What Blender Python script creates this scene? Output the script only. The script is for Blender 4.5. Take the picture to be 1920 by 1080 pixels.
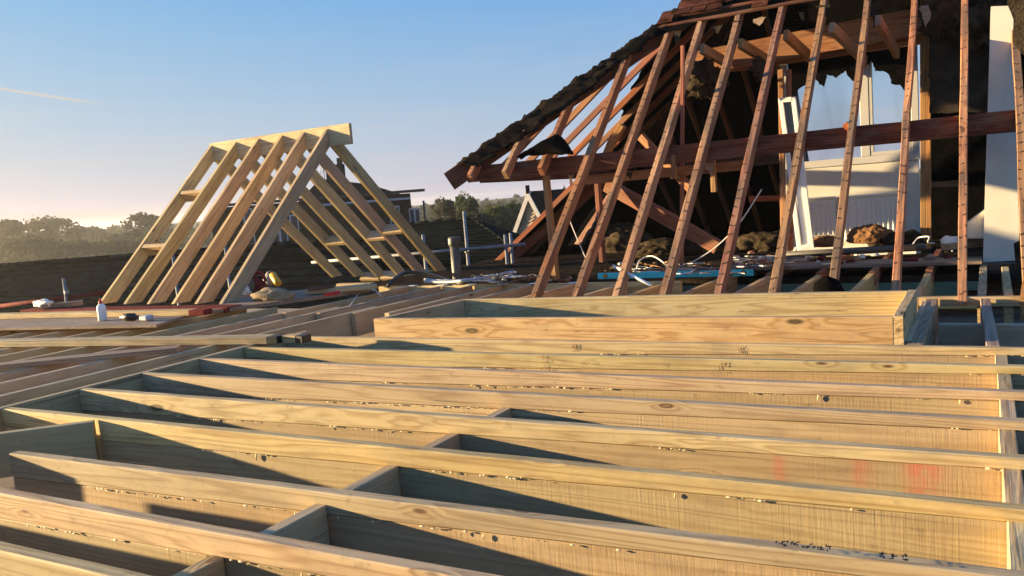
import bpy, bmesh, math, random
from mathutils import Vector, Matrix, noise
V = Vector
rnd = random.Random(11)
for o in list(bpy.data.objects): bpy.data.objects.remove(o)
scn = bpy.context.scene
COL = scn.collection

# ------------------------------------------------------------------ camera
CAMZ = 0.86                      # camera height above the joist tops (z = 0)
FPX = 1540.0                     # focal length in photo pixels (1920 wide)
R0 = V((0.86650865, 0.49312641, -0.07738929))     # image right
R1 = V((-0.01259097, -0.13339637, -0.99098278))   # image down
R2 = V((-0.49900324, 0.85966956, -0.10938017))    # view direction
cam = bpy.data.cameras.new('camera'); camo = bpy.data.objects.new('camera', cam); COL.objects.link(camo)
cam.sensor_width = 36; cam.lens = FPX / 1920 * 36; cam.clip_start = 0.05; cam.clip_end = 20000
camo.matrix_world = Matrix(((R0.x, -R1.x, -R2.x, 0), (R0.y, -R1.y, -R2.y, 0), (R0.z, -R1.z, -R2.z, CAMZ), (0, 0, 0, 1)))
scn.camera = camo
C0 = V((0, 0, CAMZ))
def ray(x, y): return R0 * ((x - 960) / FPX) + R1 * ((y - 540) / FPX) + R2
def PZ(x, y, z=0.0): d = ray(x, y); return C0 + d * ((z - CAMZ) / d.z)
def PY(x, y, Y): d = ray(x, y); return C0 + d * (Y / d.y)
def PX(x, y, X): d = ray(x, y); return C0 + d * (X / d.x)
def PP(x, y, n, p): d = ray(x, y); return C0 + d * ((V(p) - C0).dot(V(n)) / d.dot(V(n)))
def PD(x, y, D): return C0 + ray(x, y).normalized() * D

# ------------------------------------------------------------------ light
SUN_TO = V((-1.0, -0.25, 0.103)).normalized()      # towards the sun
elev = math.asin(SUN_TO.z)
wd = bpy.data.worlds.new('World'); scn.world = wd; wd.use_nodes = True
nt = wd.node_tree; nt.nodes.clear()
SKYC = (.78, 1.14, 1.78)
def wn(t): return nt.nodes.new(t)
sky = wn('ShaderNodeTexSky'); sky.sky_type = 'NISHITA'; sky.sun_disc = False
sky.sun_elevation = elev; sky.sun_rotation = math.atan2(SUN_TO.x, SUN_TO.y)
sky.altitude = 50; sky.air_density = 1.0; sky.dust_density = 0.5; sky.ozone_density = 3.0
tc = wn('ShaderNodeTexCoord')
mp = wn('ShaderNodeMapping'); mp.inputs['Scale'].default_value = (1.6, 1.6, 17); mp.inputs['Rotation'].default_value = (0, 0.02, 0.3)
nz = wn('ShaderNodeTexNoise'); nz.inputs['Scale'].default_value = 2.2; nz.inputs['Detail'].default_value = 7; nz.inputs['Roughness'].default_value = 0.55
rp = wn('ShaderNodeValToRGB'); rp.color_ramp.elements[0].position = 0.50; rp.color_ramp.elements[1].position = 0.80
sep = wn('ShaderNodeSeparateXYZ')
alt = wn('ShaderNodeMapRange'); alt.inputs[1].default_value = 0.24; alt.inputs[2].default_value = 0.0; alt.inputs[3].default_value = 0; alt.inputs[4].default_value = 0.85
mul = wn('ShaderNodeMath'); mul.operation = 'MULTIPLY'
mixc = wn('ShaderNodeMixRGB'); mixc.inputs[2].default_value = (1.62, 1.46, 1.27, 1)
bg = wn('ShaderNodeBackground'); bg.inputs[1].default_value = 0.10
ow = wn('ShaderNodeOutputWorld')
L = nt.links.new
L(tc.outputs['Generated'], mp.inputs[0]); L(mp.outputs[0], nz.inputs['Vector']); L(nz.outputs[0], rp.inputs[0])
L(tc.outputs['Generated'], sep.inputs[0]); L(sep.outputs[2], alt.inputs[0])
veil = wn('ShaderNodeMapRange'); veil.inputs[3].default_value = 0.5; L(rp.outputs[0], veil.inputs[0]); L(veil.outputs[0], mul.inputs[0]); L(alt.outputs[0], mul.inputs[1])
# a thin vapour trail: a short arc of a great circle
def world_arc(a, b, half, amt, last):
    da, db = ray(*a).normalized(), ray(*b).normalized()
    n = da.cross(db).normalized(); mid = (da + db).normalized(); ln = (da - mid).length
    d1 = wn('ShaderNodeVectorMath'); d1.operation = 'DOT_PRODUCT'; d1.inputs[1].default_value = n
    ab = wn('ShaderNodeMath'); ab.operation = 'ABSOLUTE'
    m1 = wn('ShaderNodeMapRange'); m1.inputs[1].default_value = 0; m1.inputs[2].default_value = half; m1.inputs[3].default_value = amt; m1.inputs[4].default_value = 0
    d2 = wn('ShaderNodeVectorMath'); d2.operation = 'DISTANCE'; d2.inputs[1].default_value = mid
    m2 = wn('ShaderNodeMapRange'); m2.inputs[1].default_value = ln * .5; m2.inputs[2].default_value = ln; m2.inputs[3].default_value = 1; m2.inputs[4].default_value = 0
    mm = wn('ShaderNodeMath'); mm.operation = 'MULTIPLY'
    L(tc.outputs['Generated'], d1.inputs[0]); L(d1.outputs['Value'], ab.inputs[0]); L(ab.outputs[0], m1.inputs[0])
    L(tc.outputs['Generated'], d2.inputs[0]); L(d2.outputs['Value'], m2.inputs[0])
    L(m1.outputs[0], mm.inputs[0]); L(m2.outputs[0], mm.inputs[1])
    ad = wn('ShaderNodeMath'); ad.operation = 'ADD'; ad.use_clamp = True
    L(last, ad.inputs[0]); L(mm.outputs[0], ad.inputs[1]); return ad.outputs[0]
zero = wn('ShaderNodeValue'); zero.outputs[0].default_value = 0.0
fac = world_arc((-160, 142), (215, 199), 0.0020, 0.9, mul.outputs[0])
# the camera's tone response flattens the bright rim of the sky: one curve per channel over the whole dome
sr = wn('ShaderNodeSeparateColor'); cr_ = wn('ShaderNodeCombineColor'); L(sky.outputs[0], sr.inputs[0])
for i_, (ref, val, g_) in enumerate(((1.4, SKYC[0], .80), (1.9, SKYC[1], .46), (2.4, SKYC[2], .06))):
    d_ = wn('ShaderNodeMath'); d_.operation = 'DIVIDE'; d_.inputs[1].default_value = ref; L(sr.outputs[i_], d_.inputs[0])
    p_ = wn('ShaderNodeMath'); p_.operation = 'POWER'; p_.inputs[1].default_value = g_; L(d_.outputs[0], p_.inputs[0])
    m_ = wn('ShaderNodeMath'); m_.operation = 'MULTIPLY'; m_.inputs[1].default_value = val; L(p_.outputs[0], m_.inputs[0]); L(m_.outputs[0], cr_.inputs[i_])
L(fac, mixc.inputs[0]); L(cr_.outputs[0], mixc.inputs[1]); band = world_arc((-420, 438), (420, 398), 0.013, 0.55, world_arc((-300, 424), (260, 396), 0.006, 0.25, zero.outputs[0]))
mixb = wn('ShaderNodeMixRGB'); mixb.inputs[2].default_value = (1.22, 1.12, 1.08, 1); L(band, mixb.inputs[0]); L(mixc.outputs[0], mixb.inputs[1]); L(mixb.outputs[0], bg.inputs[0]); L(bg.outputs[0], ow.inputs[0])
sl = bpy.data.lights.new('sun', 'SUN'); sl.energy = 5.0; sl.angle = math.radians(0.6); sl.color = (1.0, 0.73, 0.37)
so = bpy.data.objects.new('sun', sl); COL.objects.link(so); so.rotation_euler = SUN_TO.to_track_quat('Z', 'Y').to_euler()
scn.view_settings.view_transform = 'Standard'; scn.view_settings.look = 'None'; scn.view_settings.gamma = 1
scn.view_settings.exposure = 2.12
scn.view_settings.use_curve_mapping = False

# ------------------------------------------------------------------ materials
def newmat(name):
    m = bpy.data.materials.new(name); m.use_nodes = True
    t = m.node_tree; b = t.nodes['Principled BSDF']; return m, t, b
class NB:
    def __init__(s, t): s.t = t
    def n(s, typ, **kw):
        nd = s.t.nodes.new(typ)
        for k, v in kw.items():
            if isinstance(k, str) and hasattr(nd, k): setattr(nd, k, v)
        return nd
    def l(s, a, b): s.t.links.new(a, b)
    def math(s, op, a, b=None, clamp=False):
        nd = s.t.nodes.new('ShaderNodeMath'); nd.operation = op; nd.use_clamp = clamp
        for i, v in enumerate((a, b)):
            if v is None: continue
            if isinstance(v, (int, float)): nd.inputs[i].default_value = v
            else: s.l(v, nd.inputs[i])
        return nd.outputs[0]
    def noise(s, vec, scale=(1, 1, 1), sc=1.0, det=3, rough=.5, dist=0):
        mp = s.t.nodes.new('ShaderNodeMapping'); mp.inputs['Scale'].default_value = scale; s.l(vec, mp.inputs[0])
        nd = s.t.nodes.new('ShaderNodeTexNoise'); nd.inputs['Scale'].default_value = sc; nd.inputs['Detail'].default_value = det
        nd.inputs['Roughness'].default_value = rough; nd.inputs['Distortion'].default_value = dist
        s.l(mp.outputs[0], nd.inputs['Vector']); return nd.outputs[0]
    def ramp(s, f, stops):
        nd = s.t.nodes.new('ShaderNodeValToRGB'); cr = nd.color_ramp
        while len(cr.elements) < len(stops): cr.elements.new(0.5)
        for e, (p, c) in zip(cr.elements, stops):
            e.position = p; e.color = (*c, 1) if len(c) == 3 else c
        s.l(f, nd.inputs[0]); return nd.outputs[0]
    def rng(s, f, a, b, c=0, d=1):
        nd = s.t.nodes.new('ShaderNodeMapRange'); s.l(f, nd.inputs[0])
        for i, v in enumerate((a, b, c, d)): nd.inputs[i + 1].default_value = v
        return nd.outputs[0]
    def mix(s, f, a, b, mode='MIX'):
        nd = s.t.nodes.new('ShaderNodeMixRGB'); nd.blend_type = mode
        for i, v in enumerate((f, a, b)):
            if isinstance(v, (int, float)): nd.inputs[i].default_value = v if i == 0 else (v, v, v, 1)
            elif isinstance(v, tuple): nd.inputs[i].default_value = (*v, 1)
            else: s.l(v, nd.inputs[i])
        return nd.outputs[0]
    def objvec(s):
        tc = s.t.nodes.new('ShaderNodeTexCoord'); oi = s.t.nodes.new('ShaderNodeObjectInfo')
        mu = s.math('MULTIPLY', oi.outputs['Random'], 53.0)
        ad = s.t.nodes.new('ShaderNodeVectorMath'); ad.operation = 'ADD'
        s.l(tc.outputs['Object'], ad.inputs[0]); s.l(mu, ad.inputs[1])
        return tc.outputs['Object'], ad.outputs[0], oi.outputs['Random']
    def bump(s, h, strength, dist, b):
        nd = s.t.nodes.new('ShaderNodeBump'); nd.inputs['Strength'].default_value = strength; nd.inputs['Distance'].default_value = dist
        s.l(h, nd.inputs['Height']); s.l(nd.outputs[0], b.inputs['Normal'])

def wood(name, light, mid, dark, knot=(.10, .05, .025), sawn=0.0, knots=1.0, stain=.35, rough=.72, marks=0.0, red=False, bump=.35, weather=None, ks=1.0):
    m, t, b = newmat(name); N = NB(t); ob, v, r = N.objvec()
    # knots first: they also bend the grain
    mp = t.nodes.new('ShaderNodeMapping'); mp.inputs['Scale'].default_value = (3.0, 7, 9.5); N.l(v, mp.inputs[0])
    vo = t.nodes.new('ShaderNodeTexVoronoi'); vo.inputs['Scale'].default_value = 1.0; N.l(mp.outputs[0], vo.inputs['Vector'])
    sp = t.nodes.new('ShaderNodeSeparateXYZ'); N.l(vo.outputs['Color'], sp.inputs[0])
    has = N.math('LESS_THAN', sp.outputs[0], .34 * knots)
    near = N.math('MULTIPLY', N.rng(vo.outputs['Distance'], .30 * ks, .06 * ks), has)
    kn = N.math('MULTIPLY', N.rng(vo.outputs['Distance'], .115 * ks, .075 * ks), has)
    core = N.math('MULTIPLY', N.rng(vo.outputs['Distance'], .07 * ks, .02 * ks), has)
    base = N.noise(v, (.33, 7, 9), 1.0, 2, .45, .25)
    fld = N.math('ADD', N.math('MULTIPLY', base, 13.0), N.math('MULTIPLY', near, 1.5))
    ring = N.math('MULTIPLY', N.math('ADD', N.math('SINE', N.math('MULTIPLY', fld, 6.283)), 1.0), .5)
    fine = N.noise(v, (3.5, 150, 150), 1.0, 4, .6)
    g = N.math('ADD', N.math('MULTIPLY', N.math('POWER', ring, 2.5), .42 if sawn < .5 else .14), N.math('MULTIPLY', fine, .55 if sawn < .9 else .16))
    col = N.ramp(g, [(.18, light), (.5, mid), (.85, dark)] if sawn < .9 else [(.0, light), (.14, mid), (.4, dark)])
    tone = N.noise(v, (.7, 1.5, 2.2), 1.3, 3, .55)
    col = N.mix(N.rng(tone, .35, .72, 0, stain), col, mid, 'MULTIPLY') if stain else col
    # overall tone per piece
    hv = t.nodes.new('ShaderNodeHueSaturation'); N.l(col, hv.inputs['Color'])
    N.l(N.rng(r, 0, 1, .482, .509), hv.inputs['Hue']); N.l(N.rng(N.math('FRACT', N.math('MULTIPLY', r, 7.3)), 0, 1, .80 if not marks else .62, 1.1 if not marks else 1.2), hv.inputs['Value'])
    N.l(N.rng(N.math('FRACT', N.math('MULTIPLY', r, 3.7)), 0, 1, .85, 1.08), hv.inputs['Saturation'])
    col = hv.outputs[0]
    col = N.mix(N.math('MULTIPLY', near, .35), col, dark)
    col = N.mix(kn, col, knot); col = N.mix(N.math('MULTIPLY', core, .6), col, dark)
    # grime spots
    cw = N.noise(v, (.55, 42, 42), 1.0, 3, .6)
    col = N.mix(N.rng(cw, .665, .70, 0, .6), col, (.10, .065, .04))
    gm = N.noise(v, (1.7, 6, 6), 1.7, 6, .7)
    col = N.mix(N.rng(gm, .47, .70, 0, .48), col, (.20, .15, .10))
    gr = N.noise(v, (5, 9, 9), 2.0, 5, .68)
    col = N.mix(N.rng(gr, .61, .73, 0, .5), col, (.09, .07, .05))
    hgt = N.math('ADD', N.math('MULTIPLY', ring, .25), N.math('MULTIPLY', fine, .7 if sawn < .9 else .15))
    if sawn:
        sw = N.noise(v, (120, 1.5, 3.5), 1.0, 3, .6)
        sw2 = N.noise(v, (230, 8, 20), 1.0, 2, .6)
        zone = N.rng(N.noise(v, (1.6, 2, 2), 1.0, 2), .38, .62, .35, 1)
        s = N.math('MULTIPLY', N.math('ADD', N.math('MULTIPLY', sw, .7), N.math('MULTIPLY', sw2, .3)), zone)
        col = N.mix(N.rng(s, .30, .56, 0, .2 * sawn), col, dark)
        hgt = N.math('ADD', hgt, N.math('MULTIPLY', s, .6 * sawn))
    if weather is not None:
        w = N.noise(v, (1.3, 4, 5), 1.5, 5, .6)
        col = N.mix(N.rng(w, .5, .64, 0, .75), col, weather)
    if marks:
        sx = t.nodes.new('ShaderNodeSeparateXYZ'); N.l(ob, sx.inputs[0])
        wob = N.noise(v, (1.7, 14, 14), 1, 3)
        ph = N.math('FRACT', N.math('ADD', N.math('MULTIPLY', sx.outputs[0], 1 / .1), N.math('MULTIPLY', wob, 1.1)))
        ln = N.rng(N.math('ABSOLUTE', N.math('SUBTRACT', ph, .5)), .10, .035)
        gate = N.rng(N.noise(v, (6.0, 35, 35), 1.0, 2), .47, .55)
        top = N.math('GREATER_THAN', sx.outputs[2], -.012)
        mk = N.math('MULTIPLY', N.math('MULTIPLY', ln, gate), N.math('MULTIPLY', top, marks))
        col = N.mix(mk, col, (.012, .008, .006)); hgt = N.math('SUBTRACT', hgt, N.math('MULTIPLY', mk, 1.2))
    if red:
        sx = t.nodes.new('ShaderNodeSeparateXYZ'); N.l(ob, sx.inputs[0]); blot = N.rng(N.noise(v, (9, 9, 5), 1.5, 4, .6), .35, .6)
        for x0, w0, am in ((4.15, .075, .5), (3.97, .05, .25), (3.72, .03, .3)):
            near_ = N.rng(N.math('ABSOLUTE', N.math('SUBTRACT', sx.outputs[0], x0)), w0, w0 * .3, 0, am)
            col = N.mix(N.math('MULTIPLY', near_, blot), col, (.55, .07, .06))
    N.l(col, b.inputs['Base Color']); b.inputs['Roughness'].default_value = rough; b.inputs['Specular IOR Level'].default_value = .25
    N.bump(hgt, bump, .004, b)
    return m
def plain(name, col, rough=.6, var=.25, sc=6., metal=0, bump=0, bsc=40., spec=.4, dark=None, patch=(.55, .75)):
    m, t, b = newmat(name); N = NB(t); ob, v, r = N.objvec()
    n1 = N.noise(v, (1, 1, 1), sc, 5, .6)
    dk = dark or tuple(c * (1 - var * 1.6) for c in col)
    c = N.mix(N.rng(n1, patch[0] - .2, patch[1]), col, dk)
    hv = t.nodes.new('ShaderNodeHueSaturation'); N.l(c, hv.inputs['Color']); N.l(N.rng(r, 0, 1, 1 - var * .6, 1 + var * .3), hv.inputs['Value'])
    N.l(hv.outputs[0], b.inputs['Base Color']); b.inputs['Roughness'].default_value = rough; b.inputs['Metallic'].default_value = metal; b.inputs['Specular IOR Level'].default_value = spec
    if bump: N.bump(N.noise(v, (1, 1, 1), bsc, 4, .6), bump, .01, b)
    return m
M = {}
M['new'] = wood('treated_pine', (.60, .475, .255), (.51, .38, .185), (.34, .225, .10))
M['pink'] = wood('planed_pine', (.60, .46, .25), (.50, .36, .175), (.33, .21, .09), knot=(.075, .055, .028), knots=2.2, ks=1.7)
M['sawn'] = wood('sawn_pine', (.55, .425, .255), (.465, .34, .185), (.32, .215, .11), sawn=1.0, knots=.8, bump=.55)
M['sawnred'] = wood('sawn_pine_red_spray', (.55, .425, .255), (.465, .34, .185), (.32, .215, .11), sawn=1.0, knots=.8, bump=.55, red=True)
M['brownnew'] = wood('brown_joist', (.58, .445, .255), (.49, .36, .19), (.33, .22, .105), sawn=.5, knots=.8)
M['old'] = wood('old_softwood', (.40, .17, .072), (.30, .115, .048), (.16, .058, .025), knots=.5, stain=.6, rough=.8)
M['oldraf'] = wood('old_rafter', (.50, .26, .115), (.37, .175, .075), (.20, .09, .04), knots=.5, stain=.6, rough=.82, marks=.95, weather=(.125, .092, .066))
M['olddark'] = wood('old_purlin', (.18, .068, .034), (.125, .044, .022), (.065, .023, .012), knots=.4, stain=.6, rough=.75)
M['stud'] = wood('old_stud', (.42, .24, .095), (.34, .18, .065), (.2, .10, .035), knots=.6)
M['plank'] = wood('worn_plank', (.40, .29, .2), (.31, .215, .14), (.18, .12, .08), knots=.5, sawn=.4)
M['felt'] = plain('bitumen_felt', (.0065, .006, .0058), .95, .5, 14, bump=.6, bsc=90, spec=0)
M['feltb'] = plain('dusty_felt', (.062, .048, .034), .95, .6, 5, bump=.8, bsc=60, dark=(.02, .017, .014), patch=(.5, .62), spec=0)
M['hipfelt'] = plain('hip_felt', (.034, .027, .020), 1.0, .6, 7, bump=1.0, bsc=45, spec=0, dark=(.010, .009, .008), patch=(.5, .6))
M['tile'] = plain('clay_tile', (.12, .05, .036), .85, .8, 9, bump=.4, bsc=60, spec=0)
M['roofdark'] = plain('dark_roof_tile', (.010, .014, .019), .85, .8, 3, bump=.5, bsc=30, spec=0)
M['roofmoss'] = plain('mossy_roof_tile', (.014, .018, .017), .9, .45, 2, bump=.5, bsc=30, spec=0)
M['plaster'] = plain('cream_plaster', (.68, .64, .56), .8, .12, 3, bump=.1, bsc=50)
M['white'] = plain('white_gloss', (.82, .82, .80), .35, .08, 3)
M['upvc'] = plain('white_frame', (.5, .49, .48), .35, .08, 3)
M['radi'] = plain('radiator_enamel', (.74, .72, .65), .3, .05, 3)
M['galv'] = plain('galvanised_tube', (.30, .31, .32), .6, .3, 9, metal=.3)
M['blackpl'] = plain('black_plastic', (.018, .018, .02), .45, .3, 9)
M['greypl'] = plain('grey_plastic', (.10, .095, .09), .5, .3, 9)
M['conduit'] = plain('grey_conduit', (.42, .44, .48), .45, .25, 9)
M['cable'] = plain('white_cable', (.74, .73, .70), .5, .15, 9)
M['blue'] = plain('blue_level', (.05, .58, .74), .35, .15, 9)
M['redp'] = plain('dark_red_paint', (.20, .03, .03), .85, .4, 14, spec=.05)
M['redb'] = plain('bright_red', (.62, .02, .03), .4, .2, 14)
M['yellow'] = plain('yellow_plastic', (.70, .38, .02), .45, .2, 14)
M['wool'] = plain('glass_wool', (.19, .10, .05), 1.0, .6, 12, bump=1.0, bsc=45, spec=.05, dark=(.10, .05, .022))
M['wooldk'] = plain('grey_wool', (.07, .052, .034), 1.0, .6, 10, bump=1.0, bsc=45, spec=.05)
M['bag'] = plain('sand_bag', (.40, .31, .20), .95, .3, 12, bump=.5, bsc=70, spec=.1)
M['glue'] = plain('foam_glue', (.80, .68, .42), .6, .2, 20)
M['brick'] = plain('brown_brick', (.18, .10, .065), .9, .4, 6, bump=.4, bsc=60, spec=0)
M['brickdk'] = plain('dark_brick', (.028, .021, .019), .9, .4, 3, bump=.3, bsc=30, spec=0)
M['mortar'] = plain('mortar', (.20, .18, .15), .95, .3, 20)
M['boarding'] = plain('weatherboard', (.55, .40, .27), .7, .2, 3)
M['deck'] = plain('board_deck', (.34, .26, .18), .9, .4, 3, bump=.3)
M['bark'] = plain('bark', (.07, .055, .042), .95, .4, 6, bump=.6, bsc=20)
M['grass'] = plain('grass', (.06, .075, .03), .95, .4, .4, spec=.1)
M['hill'] = plain('far_hill', (.05, .06, .04), 1, .3, .01, spec=0)
M['ink'] = plain('stamp_ink', (.035, .035, .04), .8, .3, 60)
M['inkb'] = plain('faded_ink', (.22, .15, .10), .8, .3, 60)
def leafmat(name, col, var):
    m, t, b = newmat(name); N = NB(t)
    g = t.nodes.new('ShaderNodeNewGeometry'); n1 = N.noise(g.outputs['Position'], (1, 1, 1), .5, 3, .6)
    c = N.ramp(n1, [(.3, tuple(x * .55 for x in col)), (.5, col), (.72, var)])
    hv = t.nodes.new('ShaderNodeHueSaturation'); N.l(c, hv.inputs['Color']); N.l(N.rng(g.outputs['Random Per Island'], 0, 1, .6, 1.35), hv.inputs['Value'])
    N.l(hv.outputs[0], b.inputs['Base Color']); b.inputs['Roughness'].default_value = .75; b.inputs['Specular IOR Level'].default_value = .15
    tr = t.nodes.new('ShaderNodeBsdfTranslucent'); N.l(hv.outputs[0], tr.inputs[0]); mx = t.nodes.new('ShaderNodeMixShader'); mx.inputs[0].default_value = .35
    N.l(b.outputs[0], mx.inputs[1]); N.l(tr.outputs[0], mx.inputs[2]); N.l(mx.outputs[0], t.nodes['Material Output'].inputs[0]); return m
M['leafa'] = leafmat('autumn_leaf', (.06, .058, .033), (.10, .078, .035))
M['leafg'] = leafmat('green_leaf', (.055, .075, .025), (.10, .10, .03))
M['leafd'] = leafmat('dark_leaf', (.04, .05, .028), (.07, .06, .03))
def glassmat():
    m, t, b = newmat('window_glass'); t.nodes.remove(b)
    tr = t.nodes.new('ShaderNodeBsdfTransparent'); tr.inputs[0].default_value = (.95, .98, .99, 1)
    gl = t.nodes.new('ShaderNodeBsdfGlossy'); gl.inputs['Roughness'].default_value = .04
    di = t.nodes.new('ShaderNodeBsdfTranslucent'); di.inputs[0].default_value = (.75, .85, .88, 1)
    N = NB(t); ob, v, r = N.objvec()
    m1 = t.nodes.new('ShaderNodeMixShader'); N.l(N.rng(N.noise(v, (3, 3, 1), 1, 4), .4, .7, .04, .22), m1.inputs[0]); N.l(tr.outputs[0], m1.inputs[1]); N.l(di.outputs[0], m1.inputs[2])
    fr = t.nodes.new('ShaderNodeFresnel'); fr.inputs[0].default_value = 1.45
    m2 = t.nodes.new('ShaderNodeMixShader'); N.l(fr.outputs[0], m2.inputs[0]); N.l(m1.outputs[0], m2.inputs[1]); N.l(gl.outputs[0], m2.inputs[2])
    N.l(m2.outputs[0], t.nodes['Material Output'].inputs[0]); return m
M['glass'] = glassmat()
def dglass():
    m, t, b = newmat('dark_pane'); b.inputs['Base Color'].default_value = (.03, .04, .05, 1); b.inputs['Roughness'].default_value = .06; return m
M['pane'] = dglass()

# ------------------------------------------------------------------ builders
def link(name, me, mat, parent=None, mw=None):
    o = bpy.data.objects.new(name, me); COL.objects.link(o)
    if mat is not None and not me.materials: me.materials.append(M[mat] if isinstance(mat, str) else mat)
    if parent is not None:
        o.parent = parent; o.matrix_parent_inverse = Matrix.LocRotScale(parent.location, parent.rotation_euler, None).inverted()
    if mw is not None: o.matrix_basis = mw
    return o
def tag(o, label=None, cat=None, group=None, kind=None):
    if label: o['label'] = label
    if cat: o['category'] = cat
    if group: o['group'] = group
    if kind: o['kind'] = kind
    return o
def thing(name, label, cat, loc=(0, 0, 0), group=None):
    o = bpy.data.objects.new(name, None); COL.objects.link(o); o.location = loc; o.empty_display_size = .1
    return tag(o, label, cat, group)
def pyd(name, vs, fs, mat, parent=None, mw=None, smooth=False):
    me = bpy.data.meshes.new(name); me.from_pydata([tuple(v) for v in vs], [], fs); me.update()
    if smooth:
        for p in me.polygons: p.use_smooth = True
    return link(name, me, mat, parent, mw)
def frame_mw(a, b, up):
    a, b = V(a), V(b); ex = (b - a).normalized(); ez = V(up); ez = (ez - ex * ez.dot(ex)).normalized(); ey = ez.cross(ex)
    return Matrix(((ex.x, ey.x, ez.x, a.x), (ex.y, ey.y, ez.y, a.y), (ex.z, ey.z, ez.z, a.z), (0, 0, 0, 1)))
def timber(name, a, b, w, d, mat, parent=None, up=(0, 0, 1), d1=None, z0=0.0, z1=None, segs=None, jit=.0015, cut0=0., cut1=0., ch=.003):
    """a, b: ends of the centre line of the TOP face; w wide, d deep. z0/z1 lower the top at each end (wedges)."""
    a, b = V(a), V(b); Ln = (b - a).length; d1 = d if d1 is None else d1; z1 = z0 if z1 is None else z1
    segs = segs or max(1, min(14, int(Ln / .35)))
    vs, fs = [], []; sd = rnd.random() * 900
    for i in range(segs + 1):
        f = i / segs; x = f * Ln; top = z0 + (z1 - z0) * f; bot = top - (d + (d1 - d) * f); hw = w / 2
        jy = (noise.noise(V((x * .8, sd, 0)))) * jit * 2.2; jz = noise.noise(V((x * .9, sd, 7))) * jit
        for (y, z) in ((-hw + ch, top), (hw - ch, top), (hw, top - ch), (hw, bot + ch), (hw - ch, bot), (-hw + ch, bot), (-hw, bot + ch), (-hw, top - ch)):
            xx = x + (cut0 * (z - top) if i == 0 else 0) + (cut1 * (z - top) if i == segs else 0)
            vs.append((xx, y + jy + rnd.uniform(-jit, jit) * .5, z + jz + rnd.uniform(-jit, jit) * .5))
    for i in range(segs):
        for k in range(8):
            p, q = i * 8 + k, i * 8 + (k + 1) % 8
            fs.append((p, p + 8, q + 8, q))
    fs.append(tuple(range(8))); n = segs * 8; fs.append(tuple(n + k for k in reversed(range(8))))
    fs = [tuple(reversed(f)) for f in fs]
    o = pyd(name, vs, fs, mat, parent, frame_mw(a, b, up))
    bm = bmesh.new(); bm.from_mesh(o.data); bmesh.ops.recalc_face_normals(bm, faces=bm.faces); bm.to_mesh(o.data); bm.free()
    return o
def box(name, lo, hi, mat, parent=None, ch=.004, mw=None):
    lo, hi = V(lo), V(hi); bm = bmesh.new()
    r = bmesh.ops.create_cube(bm, size=1.0)
    for v in r['verts']: v.co = V([lo[i] + (v.co[i] + .5) * (hi[i] - lo[i]) for i in range(3)])
    if ch: bmesh.ops.bevel(bm, geom=bm.edges[:], offset=ch, segments=1, affect='EDGES')
    me = bpy.data.meshes.new(name); bm.to_mesh(me); bm.free(); return link(name, me, mat, parent, mw)
def tube(name, pts, r, mat, parent=None, res=8, r1=None, caps=True, smooth=True):
    pts = [V(p) for p in pts]; vs, fs = [], []; n = len(pts); prev = None
    for i, p in enumerate(pts):
        t = (pts[min(i + 1, n - 1)] - pts[max(i - 1, 0)]).normalized()
        if prev is None: u = t.orthogonal().normalized()
        else: u = (prev - t * prev.dot(t)).normalized()
        prev = u; w = t.cross(u); rr = r if r1 is None else r + (r1 - r) * i / (n - 1)
        for k in range(res):
            a = 2 * math.pi * k / res; vs.append(p + (u * math.cos(a) + w * math.sin(a)) * rr)
    for i in range(n - 1):
        for k in range(res): fs.append((i * res + k, i * res + (k + 1) % res, (i + 1) * res + (k + 1) % res, (i + 1) * res + k))
    if caps: fs.append(tuple(reversed(range(res)))); fs.append(tuple((n - 1) * res + k for k in range(res)))
    return pyd(name, vs, fs, mat, parent, smooth=smooth)
def smoothpath(pts, n=6):
    pts = [V(p) for p in pts]; out = []
    for i in range(len(pts) - 1):
        p0, p1, p2, p3 = pts[max(i - 1, 0)], pts[i], pts[i + 1], pts[min(i + 2, len(pts) - 1)]
        for k in range(n):
            t = k / n; out.append(.5 * ((2 * p1) + (p2 - p0) * t + (2 * p0 - 5 * p1 + 4 * p2 - p3) * t * t + (3 * p1 - p0 - 3 * p2 + p3) * t ** 3))
    return out + [pts[-1]]
def lathe(name, prof, loc, mat, parent=None, res=16, axis=None):
    vs, fs = [], []
    for (r, z) in prof:
        for k in range(res):
            a = 2 * math.pi * k / res; vs.append((r * math.cos(a), r * math.sin(a), z))
    for i in range(len(prof) - 1):
        for k in range(res): fs.append((i * res + k, i * res + (k + 1) % res, (i + 1) * res + (k + 1) % res, (i + 1) * res + k))
    fs.append(tuple(reversed(range(res)))); fs.append(tuple((len(prof) - 1) * res + k for k in range(res)))
    mw = Matrix.Translation(V(loc))
    if axis is not None: mw = mw @ V(axis).to_track_quat('Z', 'Y').to_matrix().to_4x4()
    return pyd(name, vs, fs, mat, parent, mw, smooth=True)
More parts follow.
